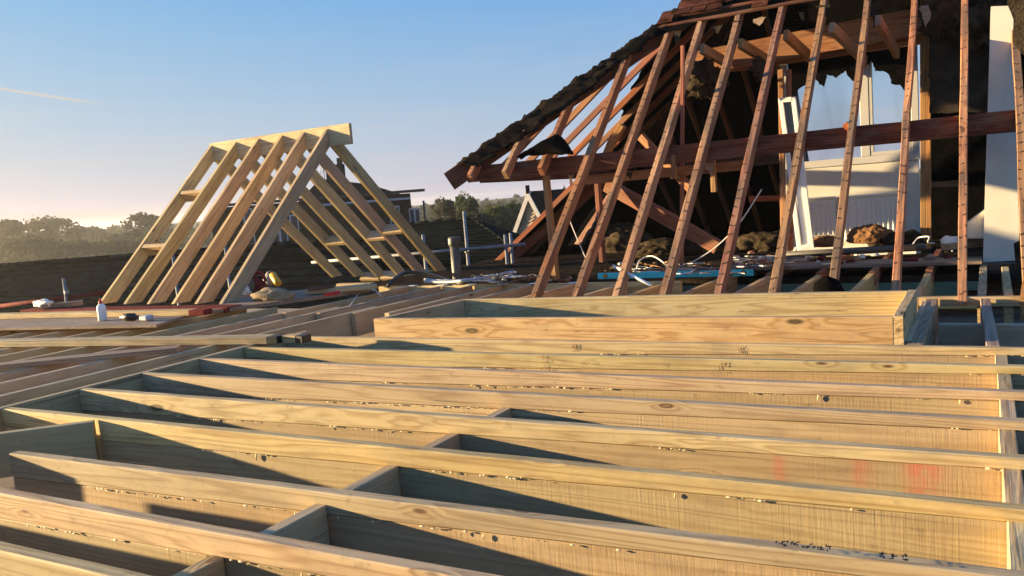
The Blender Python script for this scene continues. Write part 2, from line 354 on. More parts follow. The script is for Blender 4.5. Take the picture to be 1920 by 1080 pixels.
def lump(name, loc, size, mat, parent=None, amp=.35, freq=1.6, sub=4, seed=0., rotz=0., flat=True):
    bm = bmesh.new(); bmesh.ops.create_icosphere(bm, subdivisions=sub, radius=1)
    sx, sy, sz = size
    for v in bm.verts:
        n = noise.fractal(v.co * freq + V((seed, seed * 1.7, 3)), .8, 2.2, 5)
        n += .45 * noise.fractal(v.co * freq * 4.5 + V((seed * 2, 1, seed)), .7, 2.1, 4) if sub > 3 else 0
        c = v.co * (1 + amp * n)
        if flat and c.z < -.45: c.z = -.45 + (c.z + .45) * .15
        v.co = V((c.x * sx, c.y * sy, (c.z + (.45 if flat else 0)) * sz))
    me = bpy.data.meshes.new(name); bm.to_mesh(me); bm.free()
    for p in me.polygons: p.use_smooth = True
    return link(name, me, mat, parent, Matrix.Translation(V(loc)) @ Matrix.Rotation(rotz, 4, 'Z'))
def slab(name, pts, th, mat, parent=None, nrm=(0, -1, 0)):
    """flat polygon given by its outline, with thickness th along -nrm"""
    n = V(nrm).normalized(); k = len(pts); a = [V(p) for p in pts]; vs = a + [p - n * th for p in a]
    fs = [tuple(range(k)), tuple(reversed(range(k, 2 * k)))] + [(i, i + k, (i + 1) % k + k, (i + 1) % k) for i in range(k)]
    bm = bmesh.new(); me = bpy.data.meshes.new(name); me.from_pydata([tuple(v) for v in vs], [], fs); bm.from_mesh(me)
    bmesh.ops.recalc_face_normals(bm, faces=bm.faces); bm.to_mesh(me); bm.free(); return link(name, me, mat, parent)
ORD = ['nearest', 'second', 'third', 'fourth', 'fifth', 'sixth', 'seventh', 'eighth', 'ninth', 'tenth', 'eleventh', 'twelfth', 'thirteenth', 'fourteenth', 'fifteenth', 'sixteenth']

# ================================================================== SETTING
GZ = -3.0
def ground():
    vs = []; fs = []; n = 24; rs = [0, 15, 40, 90, 200, 350, 560, 800]
    vs.append((0, 0, GZ))
    for r in rs[1:]:
        for k in range(n): a = 2 * math.pi * k / n; vs.append((r * math.cos(a), r * math.sin(a), GZ))
    for k in range(n): fs.append((0, 1 + k, 1 + (k + 1) % n))
    for i in range(len(rs) - 2):
        for k in range(n):
            a, b = 1 + i * n + k, 1 + i * n + (k + 1) % n; fs.append((a, a + n, b + n, b))
    tag(pyd('ground', vs, fs, 'grass'), kind='structure')
ground()
def hills():
    vs, fs = [], []; nx = 70
    for j, (D, amp) in enumerate(((380, 0), (520, .8), (640, .6), (780, 0))):
        for i in range(nx + 1):
            x = -900 + i * 45; d = ray(x, 430); d = V((d.x, d.y, 0)).normalized()
            hgt = GZ + amp * (4 + 3.5 * noise.noise(V((i * .13, j * .3, 2))) + .8 * noise.noise(V((i * 1.1, j, 5))))
            p = d * D; vs.append((p.x, p.y, hgt))
    for j in range(3):
        for i in range(nx): a = j * (nx + 1) + i; fs.append((a, a + 1, a + nx + 2, a + nx + 1))
    tag(pyd('hills', vs, fs, 'hill', smooth=True), kind='structure')
hills()

# ================================================================== FLAT ROOF JOISTS
tag(box('ceiling_deck', (-11, .5, -.47), (1.6, 8.3, -.44), 'deck', ch=0), kind='structure')
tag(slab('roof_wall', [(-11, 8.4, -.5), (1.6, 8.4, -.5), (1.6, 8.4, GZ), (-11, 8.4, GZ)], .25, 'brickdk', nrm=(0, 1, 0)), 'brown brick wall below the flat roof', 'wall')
def beads(name, parent, p0, p1, n, rmax, face):
    """squeezed-out foam glue along a joint; face = outward normal"""
    bm = bmesh.new(); p0, p1, face = V(p0), V(p1), V(face)
    ts = []
    for c in range(max(2, n // 7)):
        c0 = rnd.random()
        ts += [c0 + rnd.gauss(0, .03) for _ in range(7)]
    for t in ts:
        if not 0 < t < 1: continue
        r = rnd.uniform(.25, 1) * rmax; p = p0.lerp(p1, t) + face * r * .1 + V((0, 0, rnd.uniform(-.003, .003)))
        res = bmesh.ops.create_icosphere(bm, subdivisions=1, radius=r); sx, sz = rnd.uniform(.8, 3.2), rnd.uniform(.5, .9)
        if rnd.random() < .07: sx, sz = .7, rnd.uniform(2, 4.5); p.z -= r * sz * .7
        for v in res['verts']: v.co = V((v.co.x * sx * rnd.uniform(.8, 1.2), v.co.y * .8, v.co.z * sz)) + p
    me = bpy.data.meshes.new(name); bm.to_mesh(me); bm.free(); tag(link(name, me, 'glue', parent), kind='stuff')
W = .047
JO = [  # (Xleft, Yback at left, Yback at right X=.12, left firring depth)
    (-4.3, 1.165, 1.26), (-4.3, 1.462, 1.55), (-3.57, 1.868, 1.952), (-4.315, 2.262, 2.332), (-4.315, 2.676, 2.736),
    (-4.315, 3.064, 3.139), (-4.315, 3.480, 3.536), (-4.315, 3.845, 3.976), (-4.315, 4.240, 4.36)]
XR = .75
jl = ['cut off by the lower left corner', 'reaching from the left edge out through the bottom edge', 'with dark print on its top at right', 'whose left end shows at the photo edge',
      'with red spray marks on its sawn face', 'with curved grain near its middle', 'with whorled grain on its face', 'largely shaded at its left end', 'just in front of the rooflight kerb']
def jy(i, x): xl, y0, y1 = JO[i]; return y0 + (y1 - y0) * (x + 4.315) / (4.435)
def firr(x): return .118 + (.032 - .118) * (x + 4.315) / 4.6
for i, (xl, y0, y1) in enumerate(JO):
    a = V((xl, jy(i, xl) - W / 2, -.045 if i == 2 else 0)); b = V((XR, jy(i, XR) - W / 2, 0))
    t = thing('roof_joist', '%s long joist from the camera, %s' % (ORD[i], jl[i]), 'joist', (a.x, a.y, -.44), 'joists of the flat roof running left to right')
    fo = timber('firring_strip', a, b, W, firr(xl), 'new' if i not in (4,) else 'pink', t, d1=max(.02, firr(XR)), jit=.0014, ch=.0045, segs=40)
    sa = timber('sawn_joist', a + V((0, .004, 0)), b + V((0, .004, 0)), W, .225, 'sawnred' if i in (4,) else 'sawn', t, z0=-firr(xl) - .0015, z1=-max(.02, firr(XR)) - .0015, jit=.001)
    beads('glue_squeeze_out', t, a + V((.3, -W / 2, -firr(xl + .3))), b + V((0, -W / 2, -firr(XR))), 56, .0048, (0, -1, 0))
# noggins between joists
nl = 'short timber noggin at mid span between the %s and %s joists'
for i in range(5):
    x = -1.86 + rnd.uniform(-.012, .012)
    o = timber('noggin', (x, jy(i, x) + .003, -.066), (x, jy(i + 1, x) - W - .002, -.066), W, .17, 'brownnew', segs=2)
    tag(o, nl % (ORD[i], ORD[i + 1]), 'noggin', 'short noggins between the joists')
for i in range(1, 8):
    x = .062 + rnd.uniform(-.006, .006)
    o = timber('noggin', (x, jy(i, x) + .003, -.03), (x, jy(i + 1, x) - W - .002, -.03), .05, .2, 'new', segs=2)
    tag(o, 'sunlit noggin at the right edge between the %s and %s joists' % (ORD[i], ORD[i + 1]), 'noggin', 'short noggins between the joists')
p, q = PZ(-90, 823, -.004), PZ(126, 795, -.004)
q = q + (q - p) * ((2.205 - q.y) / (q.y - p.y))
o = timber('trimmer', p - (q - p) * .5, q, 0.05, .2, 'brownnew'); tag(o, 'brown trimmer sticking in from the left edge over the third joist', 'trimmer')
# trimmer the long joists hang from, and the cross joists on the left
def kj(xa, ya, xb, yb, mat='brownnew', z=0., d=.2, w=W): return timber('cross_joist', (xa, ya, z), (xb, yb, z), w, d, mat)
tag(kj(-4.345, 1.55, -4.345, 4.42, 'brownnew', z=.002, d=.22), 'long cross trimmer that the left ends of the joists butt against', 'joist', 'cross joists running away from the camera')
k = 0
names = ['beside the trimmer', 'two steps left of the trimmer', 'three steps left of the trimmer', 'four steps left of the trimmer', 'five steps left of the trimmer', 'six steps left of the trimmer', 'seven steps left of the trimmer', 'eight steps left of the trimmer', 'nine steps left of the trimmer', 'ten steps left of the trimmer']
for k in range(10):
    x = -4.70 - .392 * k + rnd.uniform(-.015, .015); ye = 5.58 + rnd.uniform(-.03, .03)
    tag(kj(x, 1.6 if k < 6 else 2.6, x + .03, ye, z=-.002 * (k % 3)), 'brown cross joist passing under the pale board, %s' % names[k], 'joist', 'cross joists running away from the camera')
XB = [-5.38, -4.97, -4.58, -4.22, -3.87, -3.42, -2.90, -2.50, -2.06, -1.66, -1.24, -.83, -.40, -.02, .13]
for k, x in enumerate(XB):
    far = x > -2.3
    y0 = 5.25 if x < -4.1 else 6.0; y1 = 7.0 if not far else 7.75 + .1 * math.sin(k * 2.1)
    nm = ['leftmost', 'second from left', 'third from left', 'fourth from left', 'fifth from left', 'sixth from left', 'seventh from left', 'eighth from left', 'ninth from left', 'sixth from right', 'fifth from right', 'fourth from right', 'third from right', 'second from right', 'rightmost'][k]
    tag(kj(x - .03 if x < -2 else x, y0, x + (.03 if x < -2 else .01), y1, 'brownnew' if x < -3.6 else 'new', d=.2, w=W if x < -.3 else .05), 'joist behind the rooflight kerb in the far row, %s' % nm, 'joist', 'far row of joists under the old rafters')
tag(timber('rim_board', (-5.75, 7.03, .004), (-2.35, 7.06, .004), W, .2, 'new'), 'pale rim board crossing the far joist ends below the old hip', 'joist')
tag(timber('rear_rail', (-.38, 5.97, .003), (.75, 5.97, .003), .06, .06, 'new'), 'shallow pale rail along the far side of the dark opening', 'joist')
tag(timber('rear_trimmer', (-3.75, 5.96, .003), (-.385, 5.97, .003), .06, .2, 'new'), 'long trimmer carrying the feet of the old rafters behind the kerb', 'joist')
# old joist ends with red tops beyond the new ones
for k, x in enumerate((-2.0, -1.6, -1.18, -.76, -.34)):
    tag(timber('old_joist', (x - .05, 7.35, .02), (x - .05, 9.2, .02), .05, .12, 'old'), 'old reddish ceiling joist end under the floor boards, %s from left' % ['first', 'second', 'third', 'fourth', 'fifth'][k], 'joist', 'old ceiling joists')
# rooflight kerb
kt = thing('rooflight_kerb', 'long box-shaped kerb of planed boards with dark knots for a rooflight', 'kerb', (-2, 4.8, 0))
ka, kb = PY(700, 598, 4.31), PY(1673, 594, 4.40)
kc, kd = PZ(868, 561, .128), PZ(1700, 545, .128)
timber('front_board', ka + V((0, W / 2, 0)), kb + V((0, W / 2, 0)), W, .27, 'pink', kt, ch=.003)
timber('back_board', kc, kd, W, .27, 'new', kt)
timber('left_board', ka + V((.024, W + .004, -.002)), kc + V((-.024, -.026, -.002)) + V((.03, 0, 0)), W, .27, 'brownnew', kt)
timber('right_board', kb + V((.024, .0, .002)), kd + V((.03, .02, .002)), W, .27, 'pink', kt)
timber('spacer', kb + V((.062, .06, -.13)), kb + V((.062, 1.4, -.13)), .03, .15, 'brownnew', kt)
# opening right of the kerb
tag(timber('trimmer', (-.30, 4.37, -.003), (-.30, 5.92, -.003), .07, .22, 'plank'), 'grey shaded trimmer close to the right end of the kerb', 'trimmer')
tag(timber('trimmer', (.03, 4.39, -.004), (.0, 5.92, -.004), .055, .24, 'plank'), 'trimmer crossing the dark opening right of the kerb', 'trimmer')
for yy, zz, s in ((5.37, -.07, 'upper'), (5.0, -.26, 'lower')):
    tag(timber('ledger', (-.24, yy, zz), (.7, yy, zz), .05, .16, 'brownnew'), '%s shaded ledger across the dark opening right of the kerb' % s, 'ledger')

# ================================================================== LEFT DECK THINGS
bt = thing('loose_board', 'long pale board laid across the cross joists with a dark end', 'board', PZ(250, 640, 0))
p, q = PZ(-120, 639, .052), PZ(508, 629, .052)
timber('board', p, q, .115, .05, 'new', bt)
timber('dark_end', q + (q - p).normalized() * .001, q + (q - p).normalized() * .085, .113, .049, 'blackpl', bt, segs=1)
p2 = q + (q - p).normalized() * .10
bk = thing('timber_block', 'small timber offcut block beside the dark board end', 'offcut', p2)
timber('block', p2 + V((0, .03, 0)), p2 + V((.12, .03, 0)), .09, .05, 'pink', bk, segs=1)
timber('dark_face', p2 + V((.122, .03, 0)), p2 + V((.18, .03, 0)), .09, .05, 'blackpl', bk, segs=1)
tag(timber('loose_plank', PZ(-60, 688, .03), PZ(335, 649, .03), .13, .03, 'plank'), 'rough brown plank lying over the cross joists below the pale board', 'plank')
tag(slab('plywood_sheet', [PZ(-90, 617, .045), PZ(292, 609, .045), PZ(352, 590, .045), PZ(-90, 597, .045)], .022, 'plank', nrm=(0, 0, 1)), 'plywood sheet under the glue bottle', 'sheet')
bt = thing('loose_board', 'pale timber with a dark red painted end below the rafter feet', 'board', PZ(150, 585, .045))
p, q = PZ(-90, 590, .095), PZ(362, 580, .095)
timber('board', p, q, .11, .048, 'new', bt)
timber('painted_end', q + (q - p).normalized() * .001, q + (q - p).normalized() * .17, .112, .05, 'redp', bt, segs=1)
tag(timber('painted_plate', PZ(45, 580, .06) + V((0, .05, 0)), PZ(430, 575, .06) + V((0, .05, 0)), .2, .05, 'redp'), 'dark red painted plate under the front rafter feet', 'board')
tag(timber('offcut', PZ(75, 572, .11), PZ(155, 563, .11), .09, .045, 'plank'), 'short offcut with torn paper on the red plate', 'offcut')
tag(lump('paper_scrap', PZ(82, 574, .09), (.16, .05, .05), 'cable', amp=.5, sub=3, seed=8), 'crumpled white paper scrap on the red plate', 'scrap')
# glue bottle
bp = PZ(193, 601, .047)
gt = thing('glue_bottle', 'white glue bottle with a red cap on the plywood', 'bottle', bp)
lathe('body', [(.036, 0), (.039, .006), (.039, .115), (.034, .135), (.02, .15), (.015, .156)], bp, 'white', gt)
lathe('cap', [(.017, .155), (.017, .172), (.009, .178), (.007, .20), (.003, .203)], bp, 'redb', gt)
# cordless tool lying on its side
tp = PZ(238, 603, .047)
tt = thing('cordless_tool', 'dark cordless tool lying beside the glue bottle', 'power tool', tp)
lathe('motor_housing', [(.022, -.07), (.034, -.062), (.036, 0), (.03, .05), (.018, .06), (.014, .085)], tp + V((0, .02, .036)), 'blackpl', tt, axis=(-.95, -.2, 0))
timber('handle', tp + V((.03, .02, .055)), tp + V((.17, .05, .045)), .035, .034, 'blackpl', tt, segs=2, ch=.01)
box('battery', tp + V((.15, .005, .002)), tp + V((.26, .09, .05)), 'conduit', tt, ch=.012)
# long sheet with dark edge and things on it
tag(slab('board_sheet', [PZ(385, 583, .05), PZ(560, 560, .05), PZ(702, 540, .05), PZ(690, 531, .05), PZ(440, 556, .05)], .035, 'plank', nrm=(0, 0, 1)), 'brown sheet running away below the new roof frame', 'sheet')
sp = PZ(512, 562, .052)
tag(lump('rolled_cloth', sp, (.22, .10, .08), 'bag', amp=.25, freq=1.2, sub=4, seed=1.3, rotz=.25), 'bundled pale cloth lying under the new rafters', 'cloth')
tag(lump('cloth_scrap', PZ(461, 552, .052), (.07, .05, .06), 'cable', amp=.4, sub=3, seed=5), 'small white cloth scrap under the new rafters', 'scrap')
cs = PZ(478, 550, .05)
ct = thing('circular_saw', 'red circular saw standing under the new roof frame', 'power tool', cs)
lump('housing', cs + V((0, .05, .05)), (.13, .07, .10), 'redp', ct, amp=.3, sub=3, seed=2, flat=False)
lathe('blade_guard', [(.02, -.015), (.085, -.012), (.09, 0), (.085, .012), (.02, .015)], cs + V((-.05, -.03, .09)), 'greypl', ct, axis=(0, 1, 0))
tube('handle', smoothpath([cs + V((.02, .05, .11)), cs + V((-.02, .05, .2)), cs + V((.08, .05, .21)), cs + V((.13, .05, .12))]), .018, 'redp', ct)
box('base_plate', cs + V((-.14, -.05, 0)), cs + V((.14, .1, .008)), 'galv', ct, ch=.002)
gs = PZ(515, 541, .05)
gt2 = thing('angle_grinder', 'yellow and black angle grinder beyond the bundled cloth', 'power tool', gs)
lathe('motor_body', [(.03, -.1), (.04, -.09), (.042, .05), (.036, .09)], gs + V((0, .03, .10)), 'yellow', gt2, axis=(.75, -.3, -.55))
lathe('gear_head', [(.03, 0), (.045, .01), (.045, .06), (.02, .07)], gs + V((-.09, .06, .13)), 'greypl', gt2, axis=(-.75, .3, .55))
lathe('guard_disc', [(.02, 0), (.07, .004), (.07, .016), (.02, .02)], gs + V((-.1, .03, .1)), 'galv', gt2, axis=(.3, -.9, .1))
tag(timber('marked_offcut', PZ(575, 543, .10), PZ(705, 533, .10), .14, .045, 'pink'), 'pale offcut board lying at the far end of the brown sheet', 'offcut')
tag(timber('dark_offcut', PZ(578, 540, .13), PZ(624, 534, .13), .06, .03, 'olddark'), 'dark brown offcut on the pale offcut board', 'offcut')
tag(timber('red_tape_block', PZ(610, 549, .09), PZ(634, 545, .09), .05, .035, 'redb', segs=1), 'bright red taped block beside the pale offcut', 'offcut')
tag(tube('wire_loop', smoothpath([PZ(655, 575, 0), PZ(676, 548, .02), PZ(700, 543, .06), PZ(715, 556, .03)]), .004, 'cable', res=5), 'white wire loop standing up between the far joists', 'wire')

# ================================================================== NEW ROOF FRAME
FX = [-8.40, -7.96, -7.57, -7.18, -6.83, -6.47]
AY, AZ, FY, FZ0, BY, BZ = 7.26, 1.81, 5.47, .05, 9.40, -.10
nf = thing('new_roof_frame', 'new pale timber gable frame of paired rafters on a ridge board', 'roof frame', (-7.4, 7.26, 0))
timber('ridge_board', (FX[0] - .02, AY + .0, AZ + .015), (-6.14, AY + .0, AZ + .015), .045, .23, 'new', nf)
for i, x in enumerate(FX):
    timber('rafter', (x, FY, FZ0), (x, AY - .023, AZ - .012), .047, .145, 'new', nf, up=(0, -.7, .7), cut0=-.98, cut1=1.0)
    timber('rafter', (x + .0, AY + .023, AZ - .012), (x + .0, BY, BZ), .047 if i != 4 else .05, .145, 'new' if i != 4 else 'brownnew', nf, up=(0, .67, .7), cut0=-.93, cut1=1.0)
def fn(i, t, back=False, j=1):   # noggin between neighbouring rafters at fraction t of the slope
    x0, x1 = FX[i] + .024, FX[i + j] - .024
    if not back: y, z, up = FY + (AY - FY) * t, FZ0 + (AZ - FZ0) * t, (0, -.7, .7)
    else: y, z, up = AY + (BY - AY) * t, AZ + (BZ - AZ) * t, (0, .67, .7)
    timber('noggin', (x0, y, z - .005), (x1, y, z - .005), .05, .14, 'pink' if not back else 'new', nf, up=up, segs=2)
fn(0, .67); fn(0, .335)
fn(3, .66, True); fn(4, .62, True); fn(1, .68, True); fn(2, .98, True); fn(3, .985, True); fn(4, .985, True); fn(1, .985, True)
timber('rear_plate', (FX[0] - .1, BY + .02, BZ - .13), (-6.0, BY + .02, BZ - .13), .1, .05, 'new', nf)
# one rafter has a red chalked edge
timber('red_line', (FX[3] - .025, FY + .75 + .18, FZ0 + .75 * .98 + .185), (FX[3] - .025, FY + 1.25 + .18, FZ0 + 1.25 * .98 + .185), .004, .012, 'redb', nf, up=(0, -.7, .7), segs=1)

# ================================================================== OLD HIPPED ROOF
SA = math.tan(math.radians(42.5)); FY0 = 5.99
def zf(y): return .05 + SA * (y - FY0)                       # top of the front rafters
HA, HB = V((-4.84, 7.17, 1.15)), V((-1.95, 9.62, 3.375))      # hip line
HK = (HB.z - HA.z) / (HB.x - HA.x)
def zh(x): return HA.z + HK * (x - HA.x)                     # left hip slope
RY, RZ = 9.62, zf(9.62)
def zb(y): return RZ - SA * (y - RY)                         # back slope
NF = V((0, -SA, 1)).normalized(); NH = V((-HK, 0, 1)).normalized(); NBk = V((0, SA, 1)).normalized()
orf = thing('hipped_roof', 'old stripped hipped roof of dark red rafters, purlin, torn felt and tiles', 'roof', (-2, 8, 0))
def hip_at_x(x): t = (x - HA.x) / (HB.x - HA.x); return HA.lerp(HB, t)
# front rafters, feet standing on the new trimmer
FRX = [(-3.27, 6.02), (-2.885, 5.99), (-2.53, 5.97), (-2.145, 5.99), (-1.72, 6.0), (-1.325, 6.03), (-.925, 6.02), (-.52, 6.04), (-.125, 6.0), (.235, 6.0)]
for x, y in FRX:
    top = hip_at_x(x).y - .03 if x < HB.x else RY
    y2 = min(top, RY)
    y -= .10; timber('rafter', (x, y, zf(y)), (x + rnd.uniform(-.01, .01), y2, zf(y2)), .05 + rnd.uniform(-.003, .006), .10, 'oldraf', orf, up=NF, cut0=-.9, jit=.004)
for x in (-4.56, -4.15, -3.745):
    y = 7.16; h = hip_at_x(x); timber('jack_rafter', (x, y, zf(y)), (x, h.y, zf(h.y)), .05, .10, 'oldraf', orf, up=NF, jit=.003)
timber('hip_rafter', HA + V((-.02, -.02, .01)), HB, .04, .20, 'olddark', orf, up=(NF + NH))
timber('purlin', (-4.72, 7.42, 1.215), (1.1, 7.42, 1.225), .075, .165, 'olddark', orf, jit=.004)
timber('purlin', (-4.56, 7.42, 1.20), (-4.56, 11.6, 1.20), .075, .165, 'olddark', orf)
timber('purlin', (-4.4, 11.85, 1.20), (-2.1, 11.85, 1.20), .075, .165, 'olddark', orf)
# left hip slope jack rafters, running left to right
for k in range(9):
    y = 7.62 + .5 * k
    tf = (y - HA.y) / (HB.y - HA.y)
    if y <= RY: p = HA.lerp(HB, tf)
    else:
        BH = V((HA.x, 2 * RY - HA.y, HA.z)); p = HB.lerp(BH, (y - RY) / (BH.y - RY))
    x0 = -4.72 if y < 10.6 else -6.55
    timber('jack_rafter', (x0, y, zh(x0)), (p.x, y, zh(p.x)), .045, .07, 'old', orf, up=NH, jit=.003)
# back slope rafters
for k in range(13):
    x = -4.3 + .42 * k
    if -1.95 < x < -.45: continue
    y0 = RY if x > HB.x else RY + (HB.x - x) * .85
    timber('back_rafter', (x, y0, zb(y0) - .012), (x, 13.3, zb(13.3) - .012), .05, .10, 'old', orf, up=NBk)
BHc = V((-6.5, RY + (HB.x + 6.5) * .85, zh(-6.5)))
timber('hip_rafter', HB - V((0, 0, .02)), BHc - V((0, 0, .02)), .05, .2, 'olddark', orf, up=(NBk + NH))
timber('ridge_board', (-1.95, RY, RZ + .02), (1.6, RY, RZ + .02), .035, .2, 'olddark', orf)
# roof covering left on the back and the far end of the hip slope
def sheet(name, quadfn, nu, nv, mat, parent, wob=.015, holes=None, th=.006):
    vs, fs = [], []
    for j in range(nv + 1):
        for i in range(nu + 1):
            p = V(quadfn(i / nu, j / nv)); n = noise.noise(p * 2.3 + V((5, 1, 2))); vs.append(p + V((0, 0, wob * n)))
    for j in range(nv):
        for i in range(nu):
            a = j * (nu + 1) + i; fs.append((a, a + 1, a + nu + 2, a + nu + 1))
    o = pyd(name, vs, fs, mat, parent, smooth=True); md = o.modifiers.new('thick', 'SOLIDIFY'); md.thickness = th; return o
def bil(a, b, c, d): a, b, c, d = map(V, (a, b, c, d)); return lambda u, v: a.lerp(b, u).lerp(d.lerp(c, u), v)
zo = .03
sheet('roof_underlay', bil((-1.95, RY, RZ + zo), (-2.2, 13.5, zb(13.5) + zo), (-6.6, 13.5, zb(13.5) + zo), (-2.0, RY, RZ + zo)), 20, 20, 'felt', orf)
sheet('roof_underlay', bil((-.5, RY, RZ + zo), (-.5, 13.5, zb(13.5) + zo), (2.2, 13.5, zb(13.5) + zo), (2.2, RY, RZ + zo)), 16, 20, 'felt', orf)
sheet('roof_underlay', bil((-1.9, RY, RZ + zo), (-.5, RY, RZ + zo), (-.5, 9.9, zb(9.9) + zo), (-1.9, 9.9, zb(9.9) + zo)), 8, 2, 'felt', orf)
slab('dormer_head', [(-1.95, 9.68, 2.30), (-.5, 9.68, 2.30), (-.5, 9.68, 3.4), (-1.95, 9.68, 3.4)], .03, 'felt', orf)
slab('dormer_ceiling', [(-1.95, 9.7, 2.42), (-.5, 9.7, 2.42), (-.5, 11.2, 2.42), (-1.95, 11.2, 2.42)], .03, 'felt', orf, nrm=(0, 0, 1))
# hip slope underlay: kept beyond a torn edge
def ragged_poly(name, pts, mat, parent, n, amp=.04, step=.05, th=.006, seed=0):
    out = []
    for i in range(len(pts)):
        a, b = V(pts[i]), V(pts[(i + 1) % len(pts)]); m = max(1, int((b - a).length / step))
        for k in range(m):
            p = a.lerp(b, k / m); q = V((noise.noise(p * 9 + V((seed, 0, 0))), noise.noise(p * 9 + V((0, seed, 3))), noise.noise(p * 9 + V((2, 4, seed)))))
            q2 = V((noise.noise(p * 31 + V((seed, 0, 0))), noise.noise(p * 31 + V((0, seed, 3))), noise.noise(p * 31 + V((2, 4, seed)))))
            q = q + q2 * .5; q -= V(n).normalized() * q.dot(V(n).normalized()); out.append(p + q * amp)
    return slab(name, out, th, mat, parent, nrm=n)
hn = lambda x, y, dz=.03: V((x, y, zh(x) + dz))
e = [PP(x, y, NH, hn(-4, 8)) for x, y in ((1228, 92), (1192, 150), (1172, 190), (1155, 245), (1135, 290), (1130, 325))]
ragged_poly('torn_underlay', e + [hn(-4.4, 10.8), hn(-6.5, 10.8), hn(-6.5, 13.2), hn(-3.4, 10.9), hn(-2.0, 9.66)], 'felt', orf, NH, amp=.05, seed=4)
# underlay strip left along the hip
def hipstrip():
    nu = 160; vs, fs = [], []; cols = (-1.0, -.75, -.5, -.25, 0, .25, .5, .8, 1.0)
    for i in range(nu + 1):
        t = .03 + 1.0 * i / nu; c = HA.lerp(HB, t) + V((0, 0, .03))
        wf = .20 + .13 * noise.noise(V((t * 9, 1, 1))) + .11 * noise.noise(V((t * 55, 1, 9))) + (.10 if t < .2 else 0) + (  .2 * math.exp(-((t - .28) / .07) ** 2))
        wh = .16 + .05 * noise.noise(V((t * 11, 6, 1)))
        for s in cols:
            d = V((1, 0, 0)) * (s * wf) if s > 0 else V((0, 1, 0)) * (-s * wh)      # right on the front slope, back on the hip slope
            p = c + d
            if s > 0: p.z = zf(p.y) + .02
            elif s < 0: p.z = zh(p.x) + .02
            p.z += .045 * noise.noise(V((t * 30, s * 2, 2))) + .04 * noise.noise(V((t * 90, s * 4, 5))) + (0.014 if abs(s) < .3 else 0); vs.append(p)
    m = len(cols)
    for i in range(nu):
        for k in range(m - 1): a = i * m + k; fs.append((a, a + 1, a + m + 1, a + m))
    o = pyd('hip_underlay', vs, fs, 'hipfelt', orf, smooth=True); md = o.modifiers.new('thick', 'SOLIDIFY'); md.thickness = .01
hipstrip()
# the flap of underlay lying over the corner of the purlin
def flap():
    vs, fs = [], []; nu, nv = 14, 10
    A = [PP(x, y, NF, (0, FY0, .12)) for x, y in ((980, 298), (1020, 266), (1048, 255), (1068, 278), (1076, 290))]
    A = smoothpath(A, 4); nu = len(A) - 1
    for j in range(nv + 1):
        f = j / nv
        for i, p in enumerate(A):
            base = PP(978 + (1076 - 978) * i / nu, 292 - 6 * i / nu, NF, (0, FY0, .10)); q = base.lerp(p, 1 - f); q = q + V((0, -.10 * math.sin(math.pi * f) - .05 * f, .02 * noise.noise(V((i * .5, j * .5, 2))))); vs.append(q)
    for j in range(nv):
        for i in range(nu): a = j * (nu + 1) + i; fs.append((a, a + 1, a + nu + 2, a + nu + 1))
    o = pyd('underlay_flap', vs, fs, 'felt', orf, smooth=True); md = o.modifiers.new('thick', 'SOLIDIFY'); md.thickness = .01
flap()
# remaining tiles at the top of the front slope
tm = bpy.data.meshes.new('tile'); 
_b = box('tile', (-.08, -.13, -.006), (.08, .13, .006), 'tile', ch=.002); tm = _b.data; bpy.data.objects.remove(_b)
for v in tm.vertices: v.co.z += -.9 * v.co.x ** 2
rotf = Matrix.Rotation(math.atan(SA), 4, 'X')
for r in range(8):
    y = 8.78 + .078 * r
    hx = hip_at_x(HA.x + (y - HA.y) / (HB.y - HA.y) * (HB.x - HA.x)).x
    x = hx + .02 + (.08 if r % 2 else 0)
    while x < .75:
        if not ((r == 0 and rnd.random() < .6) or (r == 1 and rnd.random() < .35) or rnd.random() < .06):
            mw = Matrix.Translation((x, y + rnd.uniform(-.012, .012), zf(y) + .048 + rnd.uniform(0, .014))) @ rotf @ Matrix.Rotation(-.06 + rnd.uniform(-.06, .04), 4, 'X') @ Matrix.Rotation(rnd.uniform(-.11, .11), 4, 'Z') @ Matrix.Rotation(rnd.uniform(-.05, .05), 4, 'Y')
            link('tile', tm, 'tile', orf, mw)
        x += .166
for r in range(7):
    y = 8.70 + .1 * r; hx = hip_at_x(HA.x + (y - HA.y) / (HB.y - HA.y) * (HB.x - HA.x)).x
    timber('batten', (hx, y, zf(y) + .024), (.9, y, zf(y) + .024), .04, .022, 'olddark', orf, up=NF, jit=.004)
ragged_poly('torn_underlay', [(-3.15, 8.55, zf(8.55) + .004), (-2.4, 8.70, zf(8.7) + .004), (-1.6, 8.72, zf(8.72) + .004), (-.6, 8.78, zf(8.78) + .004), (.8, 8.8, zf(8.8) + .004), (.8, 9.6, zf(9.6) + .004), (-2.0, 9.6, zf(9.6) + .004)], 'felt', orf, NF, amp=.05, seed=9, th=.005)
